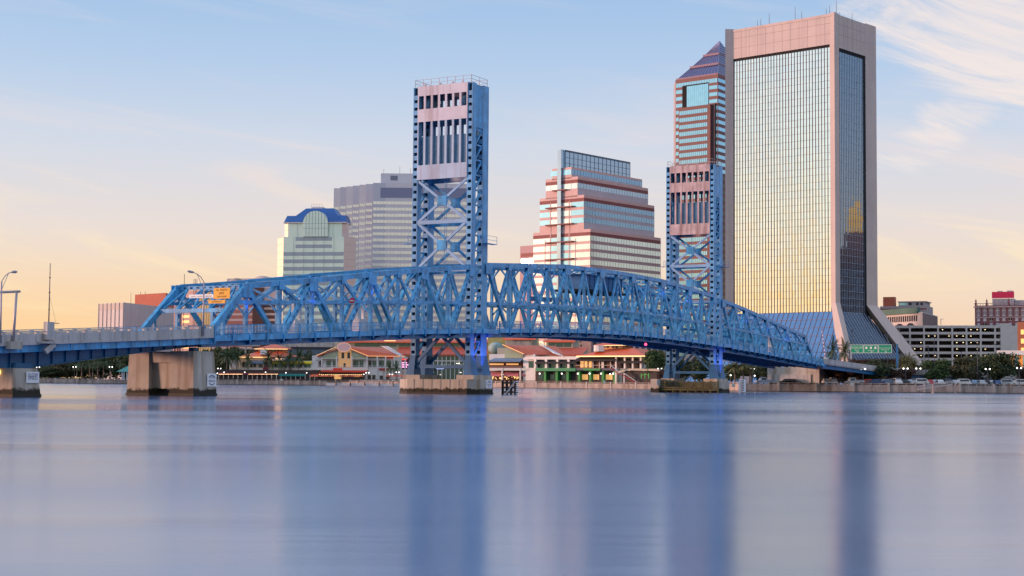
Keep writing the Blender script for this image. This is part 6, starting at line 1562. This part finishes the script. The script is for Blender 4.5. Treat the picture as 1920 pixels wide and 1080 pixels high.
# road sign gantry
sgf = Fac(1538, 438, 1684, 428, 650)
S2 = thing('road_sign_gantry', sgf.base(1610), 'overhead gantry with three joined green road signs over the ramp', 'road sign')
gp = MB(); sgf.bx(gp, 1540, 1684, 646.3, 647.0, .2, .3); sgf.bx(gp, 1540, 1684, 661.0, 661.7, .2, .3)
for x in range(1542, 1682, 9): gp.bar(sgf.fr.p(sgf.A(x),.25,sgf.Z(x,661.4)), sgf.fr.p(sgf.A(x+(4.5)),.25,sgf.Z(x,646.6)), .06, .06)
gp.build('gantry_truss', POLE, S2); m = MB(); sgf.bx(m, 1680, 1683.5, 645.5, None, .2, .7); m.build('gantry_post', STEEL_D, S2); m = MB(); sgf.bx(m, 1591.8, 1593.2, 657, None, .2, .5); sgf.bx(m, 1591.8, 1597, 656.6, 657.5, .2, .5); m.build('gantry_post', POLE, S2)
SP = [(1595,1618.8,[('Convention Center',.42,.62),('Bay St',.5,1.5)],.95),(1619.6,1646.4,[('SOUTH  SOUTH  WEST',.34,.32),('Ocean St',.5,1.62)],None),(1647.2,1672,[('Newnan St',.5,1.42)],.95)]
for x0, x1, tx, ln in SP:
    a0, a1 = sgf.A(x0), sgf.A(x1); z1, z0 = sgf.Z(1633,646.2), sgf.Z(1633,662)
    m = MB(); m.box(sgf.fr, a0, a1, -.02, .12, z0, z1, 0); pn_ = m.build('sign_panel', GREEN_S, S2); m = MB()
    for (q0, q1, w0, w1) in ((a0,a1,z0,z0+.09),(a0,a1,z1-.09,z1),(a0,a0+.09,z0+.09,z1-.09),(a1-.09,a1,z0+.09,z1-.09)): m.box(sgf.fr, q0, q1, -.05, -.02, w0, w1)
    if ln: m.box(sgf.fr, a0+.09, a1-.09, -.05, -.02, z1-ln-.04, z1-ln+.04)
    for s_, sz, dz in tx: text(m, s_, sgf.fr, (a0+a1)/2, -.06, z1-dz, sz)
    c_ = (a0+a1)/2+.2
    if not ln:
        for k_ in (-1.25, 0, 1.25): m.box(sgf.fr, c_-.2+k_-.27, c_-.2+k_+.27, -.05, -.02, z1-1.2, z1-.62)
    m.add([sgf.fr.p(c_-.3,-.05,z0+.42), sgf.fr.p(c_+.3,-.05,z0+.42), sgf.fr.p(c_,-.05,z0+.12)], [(0,1,2)])
    m.build('lettering', mat('sign_text_white', (.75,.85,.80), .5), pn_)
# raised barrier arm
p, q = at(1547.5, 672, 430), at(1541, 617, 430); t = thing('road_barrier', tuple(p), 'raised red and white striped barrier arm at the right end of the blue truss', 'barrier')
n_ = 16
for nm_, par, mt_ in (('white_stripes', 0, SIGNW), ('red_stripes', 1, mat('stripe_red', (.5,.03,.05), .5))):
    m = MB()
    for i in range(par, n_, 2): m.tube(p+(q-p)*i/n_, p+(q-p)*(i+1)/n_, .10, .09, 6)
    m.build(nm_, mt_, t)
m = MB(); b_ = at(1549, 676, 430); m.box(WF, b_.x-.6, b_.x+.6, b_.y-.4, b_.y+.4, b_.z-2.0, b_.z+.8); m.bar(p, b_, .2, .3); m.build('housing', WHITE, t)
# abutment under the far truss end
ab = Fac(1438, 428, 1537, 420); t = thing('abutment', ab.base(1490), 'rusty stained concrete abutment under the right end of the truss', 'abutment')
aw_ = ab.one('wall', CONC, t, 1446, 1531, 688, None, 1.5, 6); ab.one('lower_panel', CONC_L, aw_, 1452, 1520, 702, None, 1.2, 1.5)
for x in (1439, 1529): ab.one('buttress', CONC_L, t, x, x+7, 686, None, 0, 5)
m = MB(); rd = random.Random(4)
for i in range(900):
    a = rd.uniform(ab.A(1444), ab.A(1532)); c = ab.fr.p(a, rd.uniform(-.3,.4), GZ+rd.uniform(0,.75)); v1 = Vector((rd.gauss(0,1),rd.gauss(0,1),rd.gauss(0,1))).normalized()*.2; v2 = v1.orthogonal().normalized()*.2; m.add([c-v1,c+v2,c+v1,c-v2], [(0,1,2,3)])
tag(m.build('low_hedge', LEAF[0]), 'low clipped dark hedge along the foot of the abutment', 'hedge')
sd_ = Fac(1386, 436, 1432, 434); t = thing('white_shed', sd_.base(1400), 'pale grey shed behind the yellowish palms under the right truss', 'shed'); w_ = sd_.one('wall', mat('grey_shed_wall', (.34,.38,.48), .7), t, 1388, 1408, 705.5, None, 0, 3); sd_.one('door', mat('shed_door', (.22,.25,.33), .7), t, 1392, 1397, 708, None, -.08, 0)
# orange umbrellas on the terrace
uf = Fac(580, 622, 750, 618)
OR = mat('umbrella_orange', (.65,.13,.03), .7); ORR = mat('umbrella_red', (.50,.07,.04), .7)
for i, (px, mt_) in enumerate(((587,OR),(595,OR),(605,OR),(613,OR),(623,OR),(639,ORR),(650,OR),(661,ORR),(668,OR),(676,OR),(729,ORR),(737,OR),(744,ORR),(752,OR))):
    p = uf.fr.p(uf.A(px), 0, GZ); t = thing('umbrella', tuple(p), ('orange' if mt_ is OR else 'red')+' terrace umbrella, number %d from the left on the waterfront below the gabled pavilion' % (i+1), 'umbrella', 'terrace umbrellas on the waterfront')
    zt_ = uf.Z(px,702.5); m = MB(); m.tube((p.x,p.y,zt_-.75), (p.x,p.y,zt_), 1.35, .06, 8); m.build('canopy', mt_, t); m = MB(); m.tube((p.x,p.y,GZ), (p.x,p.y,zt_-.1), .05, .05, 5); m.build('pole', POLE, t)
# dark railings along the restaurants
for i, (x0, d0, x1, d1, lb) in enumerate(((405,626,596,624,'dark low terrace railing before the hip roof restaurant'),(598,622,750,610,'dark low terrace railing before the gabled pavilion'),(920,514,1150,486,'dark low terrace railing before the green restaurant'))):
    r_ = Fac(x0, d0, x1, d1); t = thing('terrace_railing', r_.base((x0+x1)/2), lb, 'railing', 'terrace railings'); m = MB(); n_ = int(r_.len/.5)
    m.box(r_.fr, 0, r_.len, 0, .06, GZ+1.0, GZ+1.08)
    for j in range(n_): m.box(r_.fr, r_.len*j/n_-.1, r_.len*j/n_+.1, 0, .05, GZ, GZ+1.0)
    m.build('rail', BLACK, t)
# docks and gangways
dk = Fac(615, 602, 757, 596); t = thing('floating_dock', dk.base(690), 'long white floating dock with piles below the gabled pavilion', 'dock')
m = MB(); dz = at(690, 718.5, 598).z; m.box(dk.fr, 0, dk.len, -2.2, -.2, .05, .95); m.build('deck', mat('dock_white', (.55,.54,.55), .8, var=.1), t)
for x in (630, 657, 684, 711, 737):
    m = MB(); pp = dk.fr.p(dk.A(x,-2.4), -2.4); m.tube((pp.x,pp.y,-1), (pp.x,pp.y,2.0), .22, .22, 7); c_ = m.build('pile', BLACK, t); m = MB(); m.tube((pp.x,pp.y,2.0), (pp.x,pp.y,2.35), .24, .05, 7); m.build('pile_cap', WHITE, c_)
def gangway(x0, y0, x1, y1, D0, D1, label):
    p, q = at(x0,y0,D0), at(x1,y1,D1); t = thing('gangway', tuple((p+q)/2), label, 'gangway', 'aluminium gangways down to the river')
    m = MB()
    for o in (0, 1.2):
        d = Vector((0,o,0))
        for dz_ in (0, .9): m.bar(p+d+Vector((0,0,dz_)), q+d+Vector((0,0,dz_)), .08, .12)
        for i in range(11): a = p+(q-p)*i/10+d; m.bar(a, a+Vector((0,0,.9)), .05, .05, (1,0,0)); 
        for i in range(10): a = p+(q-p)*i/10+d; b = p+(q-p)*(i+1)/10+d+Vector((0,0,.9)); m.bar(a, b, .04, .04)
    m.bar(p+Vector((0,.6,0)), q+Vector((0,.6,0)), .08, 1.1); m.build('truss', mat('aluminium_pale', (.50,.45,.47), .5, .2), t)
gangway(676, 716, 712, 722, 600, 599, 'white gangway sloping down onto the dock'); gangway(1722, 731, 1786, 721, 398, 400, 'aluminium gangway climbing along the sea wall at the right')
fd = Fac(1745, 398, 1800, 398); m = MB(); m.box(fd.fr, 0, fd.len, -2.5, -.3, -.1, .35); t = thing('floating_dock', fd.base(1770), 'low floating dock with timber piles at the foot of the right gangway', 'dock'); m.build('deck', mat('dock_wood', (.22,.18,.15), .9, var=.2), t)
for x in (1745, 1786): m = MB(); pp = fd.fr.p(fd.A(x,-.2), -2.6); m.tube((pp.x,pp.y,-1), (pp.x,pp.y,2.3), .25, .24, 8); m.build('pile', mat('pile_pale', (.36,.30,.26), .9), t)

# ================================================================ CARS
TYRE = mat('tyre_rubber', (.01,.01,.01), .8); CARG = mat('car_glass', (.03,.04,.05), .08, .2); HEAD = mat('headlight_glass', (.7,.7,.7), .2); RIMS = mat('rim_silver', (.4,.4,.42), .3, .8)
def car_proto(kind):
    t = bpy.data.objects.new('parked_car', None); COL.objects.link(t); t['_o'] = (0,0,0)
    L_, H_, hood, roof0, roof1, back = {'sedan': (4.6,1.42,.78,1.75,3.2,4.1), 'suv': (4.7,1.75,.95,1.5,4.0,4.55), 'pickup': (5.4,1.8,1.0,1.5,2.9,3.2)}[kind]
    bz = .80 if kind == 'sedan' else .98
    low = [(0,.32),(0.02,.62),(.12,bz*.86),(hood+.25,bz),(L_-.1,bz+.04),(L_,bz-.12),(L_,.34),(L_*.5,.26)]
    m = MB(); hw = .88
    m.loft([Vector((x-L_/2,-hw,z)) for x, z in low], [Vector((x-L_/2,hw,z)) for x, z in low])
    cab = [(hood+.15,bz-.02),(roof0,H_),(roof1,H_-.02),(back,bz+.02)]
    m.loft([Vector((x-L_/2,-hw+.08+(.14 if z > bz+.1 else 0),z)) for x, z in cab], [Vector((x-L_/2,hw-.08-(.14 if z > bz+.1 else 0),z)) for x, z in cab])
    if kind == 'pickup': m.box(WF, .75, L_/2-.05, -hw, -hw+.1, bz, bz+.12); m.box(WF, .75, L_/2-.05, hw-.1, hw, bz, bz+.12)
    m.build('body', WHITE, t)
    g = MB()
    g.quad((hood+.28-L_/2-.03,-.66,bz+.06), (hood+.28-L_/2-.03,.66,bz+.06), (roof0-.05-L_/2-.03,.60,H_-.07), (roof0-.05-L_/2-.03,-.60,H_-.07)); g.build('windscreen', CARG, t)
    for sg_ in (-1, 1):
        g = MB(); y0, y1 = sg_*(hw-.075), sg_*(hw-.205)
        g.quad((hood+.55-L_/2,y0,bz+.05), (back-.35-L_/2,y0,bz+.05), (roof1-.1-L_/2,y1,H_-.1), (roof0+.1-L_/2,y1,H_-.1)); g.build('side_window', CARG, t)
        for x in (.85, L_-.95):
            w = MB(); w.tube((x-L_/2,sg_*.70,.33), (x-L_/2,sg_*.90,.33), .33, .33, 12); wo = w.build('wheel', TYRE, t); r = MB(); r.tube((x-L_/2,sg_*.895,.33), (x-L_/2,sg_*.915,.33), .19, .19, 8); r.build('rim', RIMS, wo)
        h = MB(); h.box(WF, -L_/2-.03, -L_/2+.08, min(sg_*.5,sg_*.8), max(sg_*.5,sg_*.8), .55, .72); h.build('headlight', HEAD, t)
    return t
CP = {k_: car_proto(k_) for k_ in ('sedan', 'suv', 'pickup')}; usedc = set()
PAINTS = {'white': (.62,.62,.64), 'silver': (.40,.42,.46), 'black': (.015,.015,.02), 'dark grey': (.08,.085,.095), 'blue': (.03,.07,.20), 'red': (.45,.02,.02), 'light blue': (.22,.32,.45)}
def car(kind, colour, px, D, label, rz=None):
    if kind in usedc: t = copy_tree(CP[kind])
    else: usedc.add(kind); t = CP[kind]
    p = at(px, 712, D); t.location = (p.x, p.y, GZ+.565); t.rotation_euler = (0,0,random.choice((R(92), R(88), R(90))) if rz is None else rz)
    pm = mat('car_paint_'+colour.replace(' ', '_'), PAINTS[colour], .3, .1)
    b = [c for c in t.children if c.name.startswith('body')][0]; b.material_slots[0].link = 'OBJECT'; b.material_slots[0].material = pm
    t.name = 'parked_car' if kind == 'sedan' else ('parked_suv' if kind == 'suv' else 'parked_pickup'); tag(t, label, 'car' if kind != 'pickup' else 'pickup truck', 'vehicles in the riverside car park')
row = [(1434,'pickup','light blue','right of the white shed',R(10)),(1475,'sedan','black','left before the abutment wall',0),(1487,'sedan','dark grey','middle before the abutment wall',R(180)),
 (1549,'sedan','silver','left of the wide leafless tree',None),(1562,'suv','white','under the wide leafless tree',None),(1577,'sedan','dark grey','right under the wide leafless tree',None),(1601,'pickup','silver','behind the sea wall below the ramp',R(5)),(1612,'sedan','dark grey','beside the twin lamp left of the dense tree',None),(1627,'sedan','red','below the left road sign',R(0)),
 (1642,'sedan','blue','below the middle road sign',R(0)),(1660,'sedan','light blue','parked side-on below the right road sign',R(0)),(1673,'suv','dark grey','right of the side-on light blue car',None),(1683,'suv','white','left of the brown twiggy tree',None),(1694,'sedan','dark grey','in front of the brown twiggy tree',R(0)),(1704,'sedan','silver','left of the white van-like car',None),
 (1724,'suv','white','by the lamp left of the gangway top',R(0)),(1743,'sedan','red','behind the gangway, first',None),(1752,'sedan','silver','behind the gangway, second',None),(1762,'sedan','white','behind the gangway, third',None),(1776,'suv','dark grey','behind the gangway, fourth',None),
 (1790,'sedan','silver','at the top of the gangway',None),(1803,'suv','white','right of the gangway, first',R(10)),(1812,'sedan','white','right of the gangway, second',None),(1826,'sedan','light blue','left of the tallest pole',None),(1840,'sedan','silver','right of the tallest pole',None),(1848,'suv','black','left of the lamp before the round tree',None),(1858,'sedan','white','right of the lamp before the round tree',None),
 (1869,'sedan','blue','left under the largest round tree',None),(1883,'suv','silver','middle under the largest round tree',R(0)),(1896,'suv','light blue','right under the largest round tree',None),(1910,'suv','white','next to the right edge',R(0)),(1919,'sedan','dark grey','cut by the right edge',None)]
for i, (px, kd, co, wh, rz) in enumerate(row): car(kd, co, px, 414+(i % 3)*1.5 if px > 1540 else 424, '%s %s %s' % (co, {'sedan':'parked car','suv':'parked SUV','pickup':'parked pickup'}[kd], wh), rz)
row2 = [(1555,'sedan','dark grey'),(1588,'suv','white'),(1650,'suv','white'),(1712,'suv','silver'),(1735,'sedan','white'),(1770,'sedan','white'),(1797,'sedan','light blue'),(1820,'suv','white'),(1835,'sedan','dark grey'),(1864,'suv','white'),(1877,'sedan','dark grey'),(1903,'sedan','white')]
for i, (px, kd, co) in enumerate(row2): car(kd, co, px, 424, '%s parked %s in the back row, number %d of that row from the left' % (co, 'car' if kd == 'sedan' else 'SUV', i+1))
# small boards on the sea wall
for px, D, y0, y1, lb in ((1375,409.5,719.5,725.5,'square pale board on the sea wall right of the far tower'),(1597,406,718,723,'white board on the sea wall below the ramp'),(1133.5,482.5,713,720,'white board on the sea wall below the green restaurant'),(528,619,711,713.5,'small white board on the sea wall before the date palms')):
    fb = Fac(px-4, D, px+4, D); m = MB(); fb.bx(m, px-(3.2 if px != 1133.5 else 1.8), px+(3.2 if px != 1133.5 else 1.8), y0, y1, -.12, -.05); t = m.build('notice_board', mat('board_cream', (.62,.60,.50), .6)); tag(t, lb, 'notice board', 'boards on the sea wall')
for o in [o for o in bpy.data.objects]:
    if '_o' in o: del o['_o']
bpy.context.view_layer.update()
